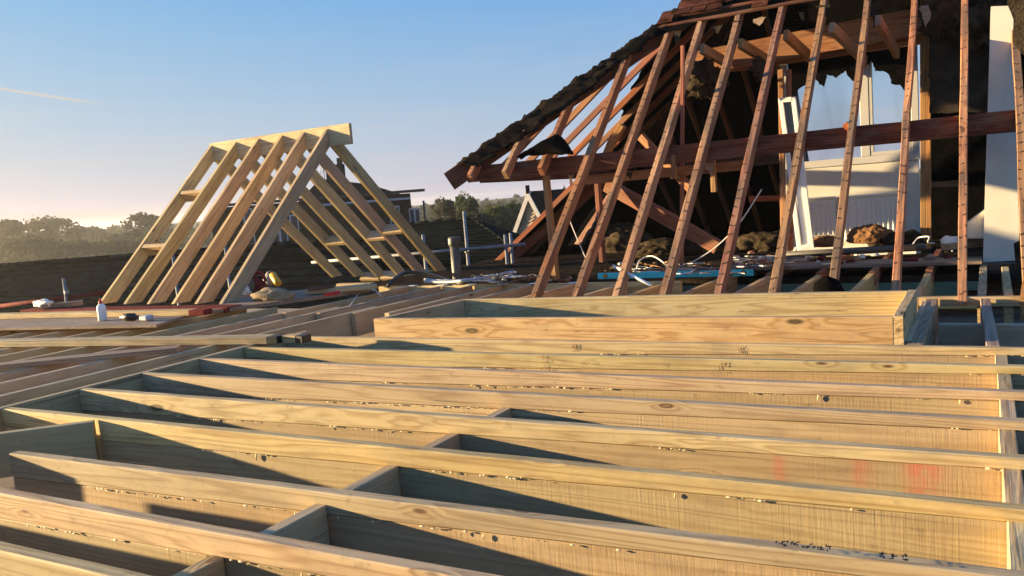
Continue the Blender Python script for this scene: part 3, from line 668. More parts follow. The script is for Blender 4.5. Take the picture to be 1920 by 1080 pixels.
# collars, upper beams and struts
for (x, y), (x2, y2), Yb in (((1316, 82), (1368, 112), 9.2), ((1388, 72), (1445, 108), 9.2), ((1474, 56), (1530, 108), 9.2), ((1560, 42), (1622, 105), 9.2), ((1646, 28), (1682, 92), 9.2)):
    p = PP(x, y, NF, (0, FY0, .0)); q = PY(x2, y2, Yb)
    timber('collar', (p.x, p.y, p.z), q, .05, .10, 'stud', orf)
timber('upper_purlin', PY(1300, 98, 9.25), PY(1760, 8, 9.25), .08, .26, 'old', orf)
timber('upper_board', PY(1300, 125, 9.35), PY(1740, 58, 9.35), .03, .12, 'old', orf)
timber('strut', (-3.86, 7.47, 1.06), (-3.83, 7.47, -.02), .05, .085, 'stud', orf, up=(0, -1, 0))
timber('strut', PY(1279, 85, 7.7), PY(1277, 512, 7.7), .03, .04, 'old', orf, up=(0, -1, 0))
timber('strut', PY(1117, 330, 9.2), PY(1127, 492, 9.2), .05, .1, 'old', orf, up=(0, -1, 0))
timber('brace', PY(1140, 335, 9.4), PY(1350, 452, 9.4), .07, .17, 'old', orf, up=(0, -.3, 1))
timber('brace', PY(1205, 250, 9.4), PY(1300, 350, 9.4), .05, .10, 'old', orf, up=(0, -.3, 1))
timber('lower_rail', PY(1095, 330, 7.7), PY(1400, 300, 7.7), .05, .09, 'old', orf)
timber('hanger', PY(1262, 290, 7.38), PY(1262, 335, 7.38), .045, .05, 'stud', orf, up=(0, -1, 0), segs=1)
timber('hanger', PY(1335, 300, 7.6), PY(1338, 360, 7.6), .045, .05, 'stud', orf, up=(0, -1, 0), segs=1)
for (x, y), (x2, y2) in (((1165, 235), (1140, 275)), ((1130, 300), (1150, 250))):
    timber('strut', PY(x, y, 8.2), PY(x2, y2, 8.2), .06, .1, 'stud', orf, up=(0, -1, 0), segs=1)
timber('purlin_packer', PY(1588, 228, 7.33), PY(1600, 238, 7.33), .06, .05, 'old', orf, segs=1)
for k, (x, y, w_, h_, Y_) in enumerate(((1072, 325, 7, 26, 7.44), (1180, 322, 6, 18, 7.46), (1268, 60, 9, 26, 8.6), (1330, 300, 10, 30, 7.5), (1345, 48, 10, 16, 8.6), (1405, 302, 7, 20, 7.5), (1425, 32, 12, 18, 8.62), (1545, 8, 12, 34, 8.6), (1640, 6, 10, 44, 8.6), (1735, 12, 10, 40, 8.7), (1502, 22, 9, 14, 8.6), (1380, 40, 8, 20, 8.6))):
    ragged_poly('torn_strip', [PY(x - w_, y, Y_), PY(x + w_, y - 1, Y_), PY(x + w_ * .5, y + h_ * .7, Y_ - .02), PY(x, y + h_, Y_ - .03), PY(x - w_ * .6, y + h_ * .6, Y_ - .02)], 'feltb' if k % 3 else 'plank', orf, (0, -1, 0), amp=.03, step=.02, seed=20 + k)
# intact lower corner of the hip slope, seen edge on at the left
timber('verge_rafter', PP(905, 518, NH, hn(-5, 10.9, 0)), PP(1135, 325, NH, hn(-5, 10.9, 0)), .06, .14, 'old', orf, up=NH)

# ================================================================== ROOM INSIDE THE OLD ROOF
tag(box('attic_floor', (-6.6, 7.7, -.12), (2.2, 13.6, -.06), 'feltb', ch=0), kind='structure')
WY = 9.6
wl = thing('dormer_wall', 'cream plastered wall below the attic window', 'wall', (-1.2, WY, 0))
slab('plaster_face', [(-1.95, WY, -.06), (-.585, WY, -.06), (-.585, WY, .93), (-1.95, WY, .92)], .1, 'plaster', wl, nrm=(0, -1, 0))
box('skirting', (-1.9, WY - .02, -.06), (-.62, WY - .002, .06), 'white', wl)
wt = thing('attic_window', 'wide white framed attic window with pale sky behind its panes', 'window', (-1.2, WY, .92))
zs = .925; zt = 2.25
box('sill_rail', (-1.93, WY - .02, zs), (-.57, WY + .05, zs + .075), 'upvc', wt)
box('head_rail', (-1.93, WY - .02, zt), (-.57, WY + .05, zt + .08), 'upvc', wt)
for xa, xb in ((-1.93, -1.86), (-1.13, -1.04), (-.64, -.57)): box('frame_post', (xa, WY - .018, zs + .076), (xb, WY + .048, zt - .001), 'upvc', wt)
for xa, xb in ((-1.859, -1.131), (-1.039, -.641)):
    pn = box('pane', (xa, WY + .01, zs + .076), (xb, WY + .018, zt - .001), 'glass', wt, ch=0)
if True:
    for (xa, xb) in ((-1.039, -.641),):
        box('sash_rail', (xa, WY - .015, zs + .0765), (xb, WY + .04, zs + .115), 'upvc', wt); 
        for xx in (xa, xb - .035): box('sash_stile', (xx, WY - .015, zs + .116), (xx + .035, WY + .04, zt - .002), 'upvc', wt)
# radiators
def radiator(x0, x1, z0, z1, label):
    t = thing('radiator', label, 'radiator', ((x0 + x1) / 2, WY - .06, z0), 'white radiators under the attic window')
    box('panel', (x0, WY - .065, z0), (x1, WY - .05, z1), 'radi', t, ch=.003)
    n = int((x1 - x0) / .047)
    for k in range(n):
        c = x0 + (k + .5) * (x1 - x0) / n; r = .014
        vs = []; 
        for z in (z0 + .03, z1 - .045):
            for a in range(7): th = math.pi * a / 6; vs.append((c - r * math.cos(th) * 1.15, WY - .064 - r * math.sin(th), z))
        fs = [(a, a + 1, a + 8, a + 7) for a in range(6)] + [tuple(range(6, -1, -1)), tuple(range(7, 14))]
        pyd('fin', vs, fs, 'radi', t, smooth=False)
    box('top_grille', (x0 - .005, WY - .085, z1 - .012), (x1 + .005, WY - .03, z1 + .012), 'radi', t, ch=.004)
radiator(-1.70, -1.40, .16, .59, 'short white radiator at the left of the attic wall')
radiator(-1.32, -.755, .10, .585, 'wide white radiator under the right part of the attic window')
# leaning sash
ls = thing('leaning_sash', 'narrow white window sash leaning against the attic stud', 'window sash', PZ(1500, 470, -.05))
def Q(x, y): return PY(x, y, 8.9)
for a, b, w in (((1463, 184), (1499, 470), .045), ((1487, 182), (1522, 466), .045)): timber('stile', Q(*a), Q(*b), w, .045, 'white', ls, up=(0, -1, 0))
for a, b in (((1462, 188), (1484, 186)), ((1486, 330), (1504, 328)), ((1503, 464), (1518, 462))): timber('rail', Q(*a) - V((0, .002, 0)), Q(*b) - V((0, .002, 0)), .05, .045, 'white', ls, up=(0, -1, 0), segs=1)
slab('pane', [Q(1468, 192) + V((0, .02, 0)), Q(1482, 191) + V((0, .02, 0)), Q(1501, 326) + V((0, .02, 0)), Q(1488, 327) + V((0, .02, 0))], .006, 'pane', ls)
slab('panel', [Q(1488, 332) + V((0, .02, 0)), Q(1502, 331) + V((0, .02, 0)), Q(1519, 460) + V((0, .02, 0)), Q(1506, 461) + V((0, .02, 0))], .01, 'white', ls)
# studs and rails
st = thing('stud_wall', 'old yellowish stud post and rail right of the attic window', 'stud wall', (-.55, 9.3, 0))
for x, w in ((1731, .05), (1741, .045)):
    timber('stud', PY(x - 1, -10, 9.3), PY(x, 452, 9.3), w, .08, 'stud', st, up=(0, -1, 0))
timber('rail', PY(1746, 246, 9.3), PY(1860, 234, 9.3), .05, .085, 'stud', st)
timber('rail', PY(1746, 341, 9.8), PY(1800, 338, 9.8), .05, .06, 'old', st)
s2 = thing('stud_post', 'old stud pair left of the attic window by the leaning sash', 'stud wall', PY(1470, 470, 9.0))
timber('stud', PY(1463, 130, 9.0), PY(1468, 470, 9.0), .05, .06, 'stud', s2, up=(0, -1, 0)); timber('stud', PY(1478, 130, 9.05), PY(1482, 470, 9.05), .05, .05, 'old', s2, up=(0, -1, 0))
timber('cross_rail', PY(1405, 368, 9.3), PY(1466, 366, 9.3), .05, .06, 'old', s2)
# torn black underlay hanging over the window head and the brown sheet right of it
edge = [(620, 545), (660, 500), (700, 462), (735, 440), (770, 470), (800, 490), (806, 412), (835, 428), (860, 442), (880, 425), (905, 402), (935, 440), (975, 458), (1000, 385), (1060, 345), (1080, 400), (1120, 405), (1160, 424), (1165, 470), (1190, 476), (1215, 470), (1240, 502), (1275, 492)]
pts = [PY(1280 + x / 3, y / 3, 9.5) for x, y in edge]
hang = thing('hanging_underlay', 'torn black underlay hanging over the attic window head', 'underlay', (-1.2, 9.5, 2))
ragged_poly('torn_sheet', pts + [PY(1715, 60, 9.5), PY(1475, 90, 9.5), PY(1478, 190, 9.5)], 'felt', hang, (0, -1, 0), amp=.03, step=.022, seed=2)
sd = thing('brown_sheet', 'dusty dark brown underlay sheet between the studs and the white chimney breast', 'underlay', (-.2, 9.0, 1))
def rag(name, pix, Y, mat, par, amp=.03, seed=0): return ragged_poly(name, [PY(x, y, Y) for x, y in pix], mat, par, (0, -1, 0), amp=amp, step=.05, seed=seed)
rag('sheet', [(1742, -30), (1865, -30), (1858, 210), (1742, 212)], 9.0, 'feltb', sd, .02, 3)
box('shade_backing', (-.55, 11.2, -.05), (2.2, 11.25, 3.2), 'felt', sd, ch=0)  # black backing added to stand in for the shaded void behind the studs
# chimney breast
cb = thing('chimney_breast', 'tall white plastered chimney breast at the right edge', 'chimney breast', (.14, 8.2, 0))
def quad(name, pix, Y, th, mat, par): return slab(name, [PY(x, y, Y) for x, y in pix], th, mat, par)
quad('plaster_shaft', [(1858, 12), (1912, 10), (1911, 488), (1843, 492)], 8.0, .35, 'plaster', cb)
quad('plaster_slope', [(1812, 447), (1812, 420), (1846, 394), (1846, 447)], 8.12, .25, 'plaster', cb)
bw = bpy.data.meshes.new('brick'); _b = box('brick', (-.105, -.05, -.0325), (.105, .05, .0325), 'brick', ch=.005); bw = _b.data; bpy.data.objects.remove(_b)
fb = thing('chimney_footing', 'broken brickwork below the white chimney breast', 'brickwork', (.15, 8.0, -.3))
box('mortar_core', (-.03, 7.99, -.44), (.6, 8.3, -.001), 'mortar', fb, ch=0)
for r in range(5):
    for c in range(3):
        link('brick', bw, 'brick', fb, Matrix.Translation((.085 + c * .225 - (.11 if r % 2 else 0), 8.0 + rnd.uniform(-.015, .015), -.04 - r * .078)) @ Matrix.Rotation(rnd.uniform(-.05, .05), 4, 'Z'))
rv = thing('eaves_debris', 'hanging torn felt and wool at the far right edge', 'debris', (.25, 6.5, 0))
rag('felt_strip', [(1893, -20), (1935, -20), (1935, 110), (1915, 100), (1898, 70)], 6.9, 'wooldk', rv, .03, 6)
rag('felt_strip', [(1904, 455), (1935, 430), (1935, 560), (1900, 500)], 6.5, 'wooldk', rv, .04, 7)
rag('torn_board', [(1917, 500), (1935, 495), (1935, 590), (1912, 600)], 5.9, 'stud', rv, .02, 8)
# wool
def wool(px, py, z, s, mat, label, seed, amp=.5):
    tag(lump('insulation', PY(px, py + 2, 9.25) if px > 1500 else PZ(px, py, z), s, mat, amp=amp * .45, freq=1.0, sub=5, seed=seed), label, 'insulation', 'loose insulation in the attic')
wool(1548, 460, .0, (.17, .12, .08), 'wool', 'lump of orange brown wool before the short radiator', 1.1)
wool(1632, 452, .03, (.22, .13, .125), 'wool', 'folded wool batt before the wide radiator', 2.6)
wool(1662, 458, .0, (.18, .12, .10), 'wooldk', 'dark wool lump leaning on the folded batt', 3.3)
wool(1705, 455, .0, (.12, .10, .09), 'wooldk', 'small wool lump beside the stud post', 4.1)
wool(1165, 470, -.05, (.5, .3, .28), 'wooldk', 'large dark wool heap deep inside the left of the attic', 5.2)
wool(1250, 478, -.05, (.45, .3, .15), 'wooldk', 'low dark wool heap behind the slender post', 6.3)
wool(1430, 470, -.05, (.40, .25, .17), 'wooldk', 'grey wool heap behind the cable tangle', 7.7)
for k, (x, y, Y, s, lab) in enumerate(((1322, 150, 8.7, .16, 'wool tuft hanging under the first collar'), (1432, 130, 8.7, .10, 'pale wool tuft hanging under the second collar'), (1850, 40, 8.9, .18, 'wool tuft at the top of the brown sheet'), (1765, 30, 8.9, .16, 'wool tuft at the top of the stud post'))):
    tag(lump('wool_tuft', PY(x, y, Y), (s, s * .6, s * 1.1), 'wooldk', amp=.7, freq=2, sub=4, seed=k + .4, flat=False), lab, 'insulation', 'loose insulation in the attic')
# floor boards in front of the room
for k in range(4):
    y = 7.72 + .13 * k
    tag(timber('floor_board', (-2.25 + .12 * k, y, .045 - .003 * k), (-.02, y + .02, .045 - .003 * k), .12, .025, 'plank', jit=.004), 'loose worn floor board in front of the attic room, %s from front' % ['first', 'second', 'third', 'fourth'][k], 'floor board', 'loose attic floor boards')
tag(tube('waste_pipe', [PZ(1470, 478, .08), PZ(1735, 463, .08)], .035, 'greypl'), 'dark grey waste pipe lying on the attic floor', 'pipe')
tag(timber('offcut', PZ(1690, 462, .10), PZ(1742, 458, .10), .08, .04, 'stud', segs=1), 'sunlit timber offcut at the end of the waste pipe', 'offcut')
tag(timber('ledge_board', PZ(1772, 458, .16), PZ(1850, 450, .16), .1, .05, 'plank', segs=1), 'short ledge board against the white chimney breast', 'board')
tag(lump('rag', PZ(1788, 458, .14), (.10, .05, .05), 'cable', amp=.5, sub=3, seed=3), 'white rag on the ledge board', 'rag')
# spirit level
lp, lq = PZ(1122, 524, .005), PZ(1414, 518, .005)
lt = thing('spirit_level', 'long bright blue spirit level lying on the far joists', 'spirit level', lp)
dl = (lq - lp).normalized()
timber('body', lp + V((0, 0, .062)), lq + V((0, 0, .062)), .028, .058, 'blue', lt, segs=1, ch=.004, jit=0)
for t_, nm in ((0, 'end_cap'), (1, 'end_cap')):
    p = lp.lerp(lq, t_) + V((0, 0, .063)); timber(nm, p - dl * (.016 if t_ == 0 else .001), p + dl * (.001 if t_ == 0 else .016), .032, .06, 'blackpl', lt, segs=1)
for t_ in (.055, .865, .94):
    p = lp.lerp(lq, t_) + V((0, -.0145, .035)); lathe('vial', [(.024, -.002), (.024, .002), (.018, .003)], p, 'greypl', lt, axis=(0, -1, 0)); lathe('vial_glass', [(.014, .0), (.014, .005)], p, 'yellow', lt, axis=(0, -1, 0))
# white pipe offcut
tag(tube('white_pipe', [PY(1150, 499, 6.3), PY(1221, 535, 6.05)], .013, 'white'), 'short white plastic pipe leaning across the old rafters', 'pipe')
# cap on a rafter foot
hp = PZ(1566, 546, .01)
tag(lump('cap', V((hp.x, 5.92, .01)), (.10, .08, .10), 'felt', amp=.18, sub=3, seed=2.2), 'black woollen cap on the foot of an old rafter', 'cap')
# pipes, hose and cables near the rim
tag(tube('black_hose', smoothpath([PZ(728, 536, .02), PZ(742, 521, .08), PZ(762, 511, .10), PZ(800, 513, .08), PZ(838, 525, .03), PZ(862, 531, .02), PZ(900, 527, .03)]), .02, 'blackpl'), 'black hose arching over the far joists', 'hose')
for k in range(3):
    tag(tube('conduit', smoothpath([PZ(797, 524 + 2 * k, .03), PZ(840, 527 + k, .03), PZ(900, 522, .03 + .02 * k), PZ(962, 511 - k, .06)]), .016, 'conduit'), 'grey conduit in the bundle beside the soil pipe, %s' % ('upper', 'middle', 'lower')[k], 'conduit', 'grey conduits')
sp = V((-5.35, 8.0, 0)); sp = PY(858, 527, 7.7)
svt = thing('soil_pipe', 'dark grey soil vent pipe standing beyond the rim board', 'pipe', sp)
lathe('pipe', [(.055, -.3), (.055, .46)], sp, 'greypl', svt, res=20)
lathe('collar', [(.066, .40), (.07, .42), (.07, .48), (.062, .50), (.05, .50)], sp, 'greypl', svt, res=20)
def tangle(name, label, cx, cy, sx, sy, n, z0, rad=.0045):
    t = thing(name, label, 'cables', PZ(cx, cy, z0))
    for k in range(n):
        pts = []; x, y = cx + rnd.uniform(-sx, sx), cy + rnd.uniform(-sy, sy)
        for j in range(7):
            pts.append(PZ(x, y, z0 + abs(rnd.gauss(.015, .035)))); x += rnd.gauss(0, sx * .25); y += rnd.gauss(0, sy * .3); x = min(max(x, cx - sx), cx + sx); y = min(max(y, cy - sy), cy + sy)
        tube('cable', smoothpath(pts, 4), rad, rnd.choice(['cable', 'cable', 'conduit', 'greypl', 'stud']), t, res=5)
tangle('cable_tangle', 'tangle of white cables behind the blue spirit level', 1290, 503, 105, 10, 16, .02)
tangle('cable_heap', 'heap of tangled white cables left of the attic room', 1410, 490, 55, 10, 18, .05)
tangle('cable_run', 'thin cables strewn on the boards under the left window side', 1500, 488, 70, 7, 8, .05)
tangle('wire_scraps', 'wire scraps and clips strewn beyond the rim board', 960, 522, 75, 7, 16, .01, .005)
tag(tube('hanging_cable', smoothpath([PY(1064, 400, 8.0), PY(1075, 430, 8.0), PY(1092, 470, 8.0), PY(1105, 496, 8.0)]), .006, 'cable', res=5), 'white cable hanging inside the left of the old roof', 'cable')
tag(tube('hanging_cable', smoothpath([PY(1428, 355, 8.3), PY(1385, 420, 8.3), PY(1340, 465, 8.3), PY(1290, 496, 8.3)]), .007, 'cable', res=5), 'white cable running slantwise to the floor left of the studs', 'cable')
tag(tube('cable_loop', smoothpath([PZ(1193, 508, .03), PZ(1200, 488, .10), PZ(1222, 480, .14), PZ(1244, 492, .08), PZ(1250, 500, .03)]), .008, 'cable', res=6), 'thick white cable loop above the spirit level', 'cable')
tag(tube('cable_loop', smoothpath([PZ(1712, 458, .1), PZ(1722, 446, .15), PZ(1742, 444, .17), PZ(1740, 454, .12), PZ(1752, 456, .1)]), .007, 'cable', res=6), 'white cable loop beside the stud foot', 'cable')
# small rubble
rb = rnd
def scatter(name, label, n, region, z, mats, smax):
    t = thing(name, label, 'debris', PZ((region[0] + region[2]) / 2, (region[1] + region[3]) / 2, z))
    for k in range(n):
        p = PZ(rb.uniform(region[0], region[2]), rb.uniform(region[1], region[3]), z); s = rb.uniform(.3, 1) * smax
        lump('fragment', p, (s, s * rb.uniform(.4, 1), s * rb.uniform(.3, .7)), rb.choice(mats), t, amp=.5, freq=1.2, sub=2, seed=k * .77, rotz=rb.uniform(0, 3))
scatter('floor_rubble', 'scattered rubble and chips beyond the rim board', 40, (905, 512, 1100, 531), .0, ['stud', 'plaster', 'feltb', 'wooldk', 'brick'], .05)
scatter('floor_rubble', 'scattered chips on the attic floor boards', 36, (1400, 470, 1830, 495), .05, ['plank', 'plaster', 'feltb', 'stud', 'redp'], .05)
scatter('floor_rubble', 'scattered chips among the cables behind the level', 40, (1130, 492, 1420, 512), .0, ['stud', 'plaster', 'feltb', 'wooldk', 'brick'], .05)
# white joist clips along the rim board
for k, x in enumerate((-5.3, -4.92, -4.56, -4.18, -3.82, -3.4)):
    ct = box('joist_clip', (x - .05, 6.99, .005), (x + .05, 7.06, .012), 'cable', ch=.002); tag(ct, 'small white clip on the rim board, %s from left' % ['first', 'second', 'third', 'fourth', 'fifth', 'sixth'][k], 'clip', 'white clips on the rim board')
# faded stamps and ink on the timber
def stamp(Yf, px, py, w, h, mat, label, n=10):
    """illegible mill stamp: short strokes lying on a joist face"""
    bm = bmesh.new()
    for k in range(n):
        x, y = px + rnd.uniform(-w, w), py + rnd.uniform(-h, h); dx, dy = rnd.choice(((2.2, .35), (.6, 2.2), (1.2, 1.0)))
        vs = [bm.verts.new(PY(x + sx * dx, y + sy * dy, Yf)) for sx, sy in ((-1, 1), (1, 1), (1, -1), (-1, -1))]; bm.faces.new(vs)
    me = bpy.data.meshes.new('mill_stamp'); bm.to_mesh(me); bm.free(); return link('mill_stamp', me, mat, label)
joists = [o for o in bpy.data.objects if o.name.startswith('roof_joist')]
for i, x, y, w, h in ((8, 1078, 652, 5, 7), (8, 1390, 657, 7, 8), (7, 1022, 680, 6, 14), (7, 1357, 690, 9, 9)):
    xx = PY(x, y, jy(i, -2)).x; stamp(jy(i, xx) - W - .0045, x, y, w, h, 'inkb', joists[i], 16)
def topstamp(i, x0, x1, y0, y1, n, par):
    bm = bmesh.new()
    for k in range(n):
        f = rnd.random(); x = x0 + (x1 - x0) * f; y = y0 + (y1 - y0) * f + rnd.uniform(-5, 5); dx, dy = rnd.choice(((4, 1), (2, 2), (1.2, 2.5)))
        vs = [bm.verts.new(PZ(x + sx * dx, y + sy * dy, .0035)) for sx, sy in ((-1, 1), (1, 1), (1, -1), (-1, -1))]; bm.faces.new(vs)
    me = bpy.data.meshes.new('ink_print'); bm.to_mesh(me); bm.free(); link('ink_print', me, 'ink', par)
topstamp(1, 1455, 1560, 1017, 1029, 34, joists[2]); 
for cx in (1655, 1675, 1696): topstamp(1, cx - 4, cx + 4, 1041 + (cx - 1655) * .1, 1041 + (cx - 1655) * .1, 9, joists[2])

# ================================================================== NEIGHBOURS
def courses(par, a, b, c, d, n, mat, th=.03, lap=.03):
    """tile courses between the lower edge a-b and the upper edge d-c, each a slightly tilted strip"""
    a, b, c, d = map(V, (a, b, c, d)); nrm = (b - a).cross(d - a).normalized()
    if nrm.z < 0: nrm = -nrm
    up_ = (d - a).normalized()
    for i in range(n):
        f0, f1 = i / n, min(1, (i + 1) / n + .25 / n)
        p0, p1, p2, p3 = a.lerp(d, f0), b.lerp(c, f0), b.lerp(c, f1), a.lerp(d, f1)
        m = max(2, min(60, int((p1 - p0).length / .33))); vs, fs = [], []
        for k in range(m + 1):
            lo = p0.lerp(p1, k / m) + nrm * (lap + th * .5 + .008 * math.sin(k * 2.6 + i)) + V((0, 0, rnd.uniform(-.004, .004))); hi = p3.lerp(p2, k / m) + nrm * .004
            vs += [lo, hi, lo - nrm * th * 1.6 + up_ * .05]
        for k in range(m):
            q = 3 * k; fs += [(q, q + 3, q + 4, q + 1), (q + 2, q + 5, q + 3, q)]
        pyd('tile_course', vs, fs, mat, par)
    slab('roof_deck', [a, b, c, d], .05, mat, par, nrm=nrm)
# long low tiled roof next door, left and behind the new frame
lr = thing('neighbour_roof', 'long low dark tiled roof of the house next door', 'roof', (-17, 12, -1))
rY = 13.0; g0, g1 = PY(-260, 517, rY), PY(640, 449, rY); ez = -1.05; eY = 10.9
courses(lr, (g0.x, eY, ez), (-8.0, eY, ez), (g1.x + .2, rY, g1.z), (g0.x, rY, g0.z), 10, 'roofdark', th=.06, lap=.05)
slab('rear_slope', [(g0.x, rY + .02, g0.z), (g1.x, rY + .02, g1.z), (g1.x, 15.5, -1.0), (g0.x, 15.5, -1.0)], .06, 'roofdark', lr, nrm=(0, .6, 1))
n_r = int((g1 - g0).length / .45); dd = (g1 - g0) / n_r
for k in range(n_r): tube('ridge_tile', [g0 + dd * k + V((0, .01, .0)), g0 + dd * (k + .999) + V((0, .01, .004))], .05, 'roofdark', lr, res=8)
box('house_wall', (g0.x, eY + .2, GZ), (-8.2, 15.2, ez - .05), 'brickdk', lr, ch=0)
tube('gutter', [(g0.x, eY - .05, ez - .02), (-8.0, eY - .05, ez - .02)], .06, 'greypl', lr)
# second hipped roof further back
hr = thing('hipped_roof_house', 'dark hipped roof behind the soil pipe', 'roof', (-9, 19, -1))
D2 = 17.5
rl, rr = PY(730, 424, D2), PY(884, 409, D2); el = PY(560, 500, 14.5); er = PY(1010, 497, 14.5)
courses(hr, el, er, rr, rl, 15, 'roofmoss')
fr = PY(1015, 452, 21.0); slab('hip_slope', [er, fr, rr], .05, 'roofmoss', hr, nrm=(1, 0, 1))
for p_, q_ in ((rl, rr), (rr, er)):
    m = int((q_ - p_).length / .4)
    for k in range(m): tube('hip_tile', [p_.lerp(q_, k / m), p_.lerp(q_, (k + .999) / m) + V((0, 0, .004))], .045, 'roofmoss', hr, res=8)
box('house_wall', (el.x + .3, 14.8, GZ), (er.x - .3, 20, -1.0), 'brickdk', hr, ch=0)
# brick house with white windows seen through the new rafters
D3 = 30.0
bh = thing('brick_house', 'dark brick house with white windows and a chimney beyond the new frame', 'house', PY(650, 470, D3))
ux = V((.80, .60, 0)); uy = V((-.60, .80, 0))
o0 = PY(650, 420, D3); o0.z = 0
def hp3(px, py, off=0.0):   # point on the front wall plane of the house
    n = uy; return PP(px, py, n, o0 - uy * off)
def wallrect(name, x0, y0, x1, y1, off, th, mat, par):
    a, b = hp3(x0, y1, off), hp3(x1, y1, off); top = (hp3(x0, y0, off).z + hp3(x1, y0, off).z) / 2; bot = (a.z + b.z) / 2
    return slab(name, [V((a.x, a.y, bot)), V((b.x, b.y, bot)), V((b.x, b.y, top)), V((a.x, a.y, top))], th, mat, par, nrm=-uy)
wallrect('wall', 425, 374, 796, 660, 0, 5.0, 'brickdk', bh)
wallrect('fascia', 600, 376, 770, 380, .25, .25, 'conduit', bh)
wallrect('flat_roof', 410, 368, 798, 373, .15, .6, 'blackpl', bh)
def hwin(x0, y0, x1, y1, n):
    f = wallrect('window', x0, y0, x1, y1, .03, .06, 'upvc', bh)
    for k in range(n):
        w = (x1 - x0) / n; wallrect('pane', x0 + k * w + w * .16, y0 + 2.5, x0 + (k + 1) * w - w * .16, y1 - 3, .05, .015, 'pane', f)
for a in ((769, 390, 789, 420, 2), (733, 386, 752, 424, 2), (545, 402, 562, 436, 1), (462, 390, 480, 460, 1), (512, 425, 542, 462, 2)): hwin(*a)
tube('downpipe', [hp3(794, 376, .1), hp3(798, 420, .1), hp3(800, 500, .1)], .05, 'blackpl', bh)
# pitched roof part with chimney
pa, pb, pc = hp3(560, 378, -1), hp3(760, 366, -1), hp3(640, 330, -3)
slab('pitched_roof', [pa, pb, hp3(690, 345, -3), hp3(600, 335, -3)], .3, 'roofdark', bh, nrm=-uy)
ch = wallrect('chimney', 616, 308, 650, 372, -2, .8, 'brickdk', bh)
wallrect('chimney_pot', 632, 296, 642, 310, -2.3, .3, 'brick', ch)
an = hp3(606, 312, -2)
tube('aerial_mast', [hp3(612, 372, -2.0), hp3(606, 312, -2.0)], .025, 'galv', bh, res=5)
for k in range(6):
    c = hp3(600 + k * 3.0, 318 - k * 1.2, -2.0); tube('aerial_rod', [c + V((0, 0, .22)), c - V((0, 0, .22))], .012, 'galv', bh, res=4)
# weatherboarded gable
gh = thing('gable_house', 'cream weatherboarded gable with white barge boards behind the old roof', 'house', PY(1000, 450, 24))
GYp = 24.0
ap = PY(994, 363, GYp); gl = PY(962, 462, GYp); g_r = PY(1036, 452, GYp); hz = ap.z - min(gl.z, g_r.z); half = abs(ap.x - gl.x)
nb = 13
for k in range(nb):
    f0, f1 = k / nb, (k + 1) / nb; z0 = ap.z - hz + hz * f0; z1 = ap.z - hz + hz * f1; w0, w1 = half * (1 - f0), half * (1 - f1)
    vs = [(ap.x - w0, GYp - .03, z0), (ap.x + w0, GYp - .03, z0), (ap.x + w1, GYp, z1), (ap.x - w1, GYp, z1), (ap.x - w0, GYp + .1, z0), (ap.x + w0, GYp + .1, z0)]
    pyd('weatherboard', vs, [(0, 1, 2, 3), (4, 5, 1, 0)], 'boarding', gh)
box('wall', (ap.x - half, GYp - .02, GZ), (ap.x + half, GYp + 6, ap.z - hz), 'brick', gh, ch=0)
for s in (-1, 1):
    slab('roof_slope', [V((ap.x, GYp - .1, ap.z + .08)), V((ap.x + s * (half + .2), GYp - .1, ap.z - hz - .15)), V((ap.x + s * (half + .2), GYp + 6, ap.z - hz - .15)), V((ap.x, GYp + 6, ap.z + .08))], .08, 'roofmoss', gh, nrm=(s, 0, 1))
    timber('barge_board', (ap.x + s * .0, GYp - .16, ap.z + .1), (ap.x + s * (half + .2), GYp - .16, ap.z - hz - .15), .04, .14, 'upvc', gh, up=(0, 0, 1))
box('finial', (ap.x - .05, GYp - .2, ap.z), (ap.x + .05, GYp - .1, ap.z + .28), 'roofdark', gh)
tg = box('wide_roof', (ap.x + .3, GYp + 6.1, ap.z - hz - 1), (ap.x + 9, GYp + 8, ap.z + .05), 'roofmoss', gh, ch=0)

# ================================================================== SCAFFOLD
def pole(a, b, label, r=.0242):
    o = tube('scaffold_tube', [a, b], r, 'galv', res=12); tag(o, label, 'scaffold', 'scaffold tubes round the roof edge'); return o
SYp = 9.9
def upright(px, py, Y, label, bot=-2.9):
    p = PY(px, py, Y); pole((p.x, p.y, bot), p, label)
upright(870, 396, SYp, 'tall scaffold upright beside the soil pipe'); upright(793, 440, SYp, 'short scaffold upright against the right new rafter')
upright(947, 440, SYp, 'left of the twin scaffold stubs below the gable'); upright(957, 437, SYp + .1, 'right of the twin scaffold stubs below the gable')
upright(119, 522, 7.6, 'scaffold stub in front of the left tiled roof'); upright(322, 463, 10.2, 'thin scaffold upright between the left new rafters'); upright(421, 452, 10.2, 'thin scaffold upright behind the middle new rafters')
pole(PY(585, 492, SYp - .08), PY(985, 458, SYp - .08), 'long horizontal scaffold tube behind the new frame')
tag(tube('handrail', [PY(-80, 584, 7.65), PY(205, 548, 7.65)], .035, 'redp'), 'brown horizontal rail before the left tiled roof', 'rail')
def coupler(p, label):
    t = thing('scaffold_coupler', label, 'coupler', p); lathe('band', [(.035, -.03), (.038, -.02), (.038, .02), (.035, .03)], p, 'galv', t, res=10); tube('bolt', [p + V((.03, -.03, 0)), p + V((.07, -.05, 0))], .01, 'galv', t, res=6)
p = PY(876, 470, SYp - .04); coupler(p, 'scaffold coupler on the tall upright')
p = PY(125, 548, 7.6); coupler(p, 'scaffold coupler on the stub before the left roof')

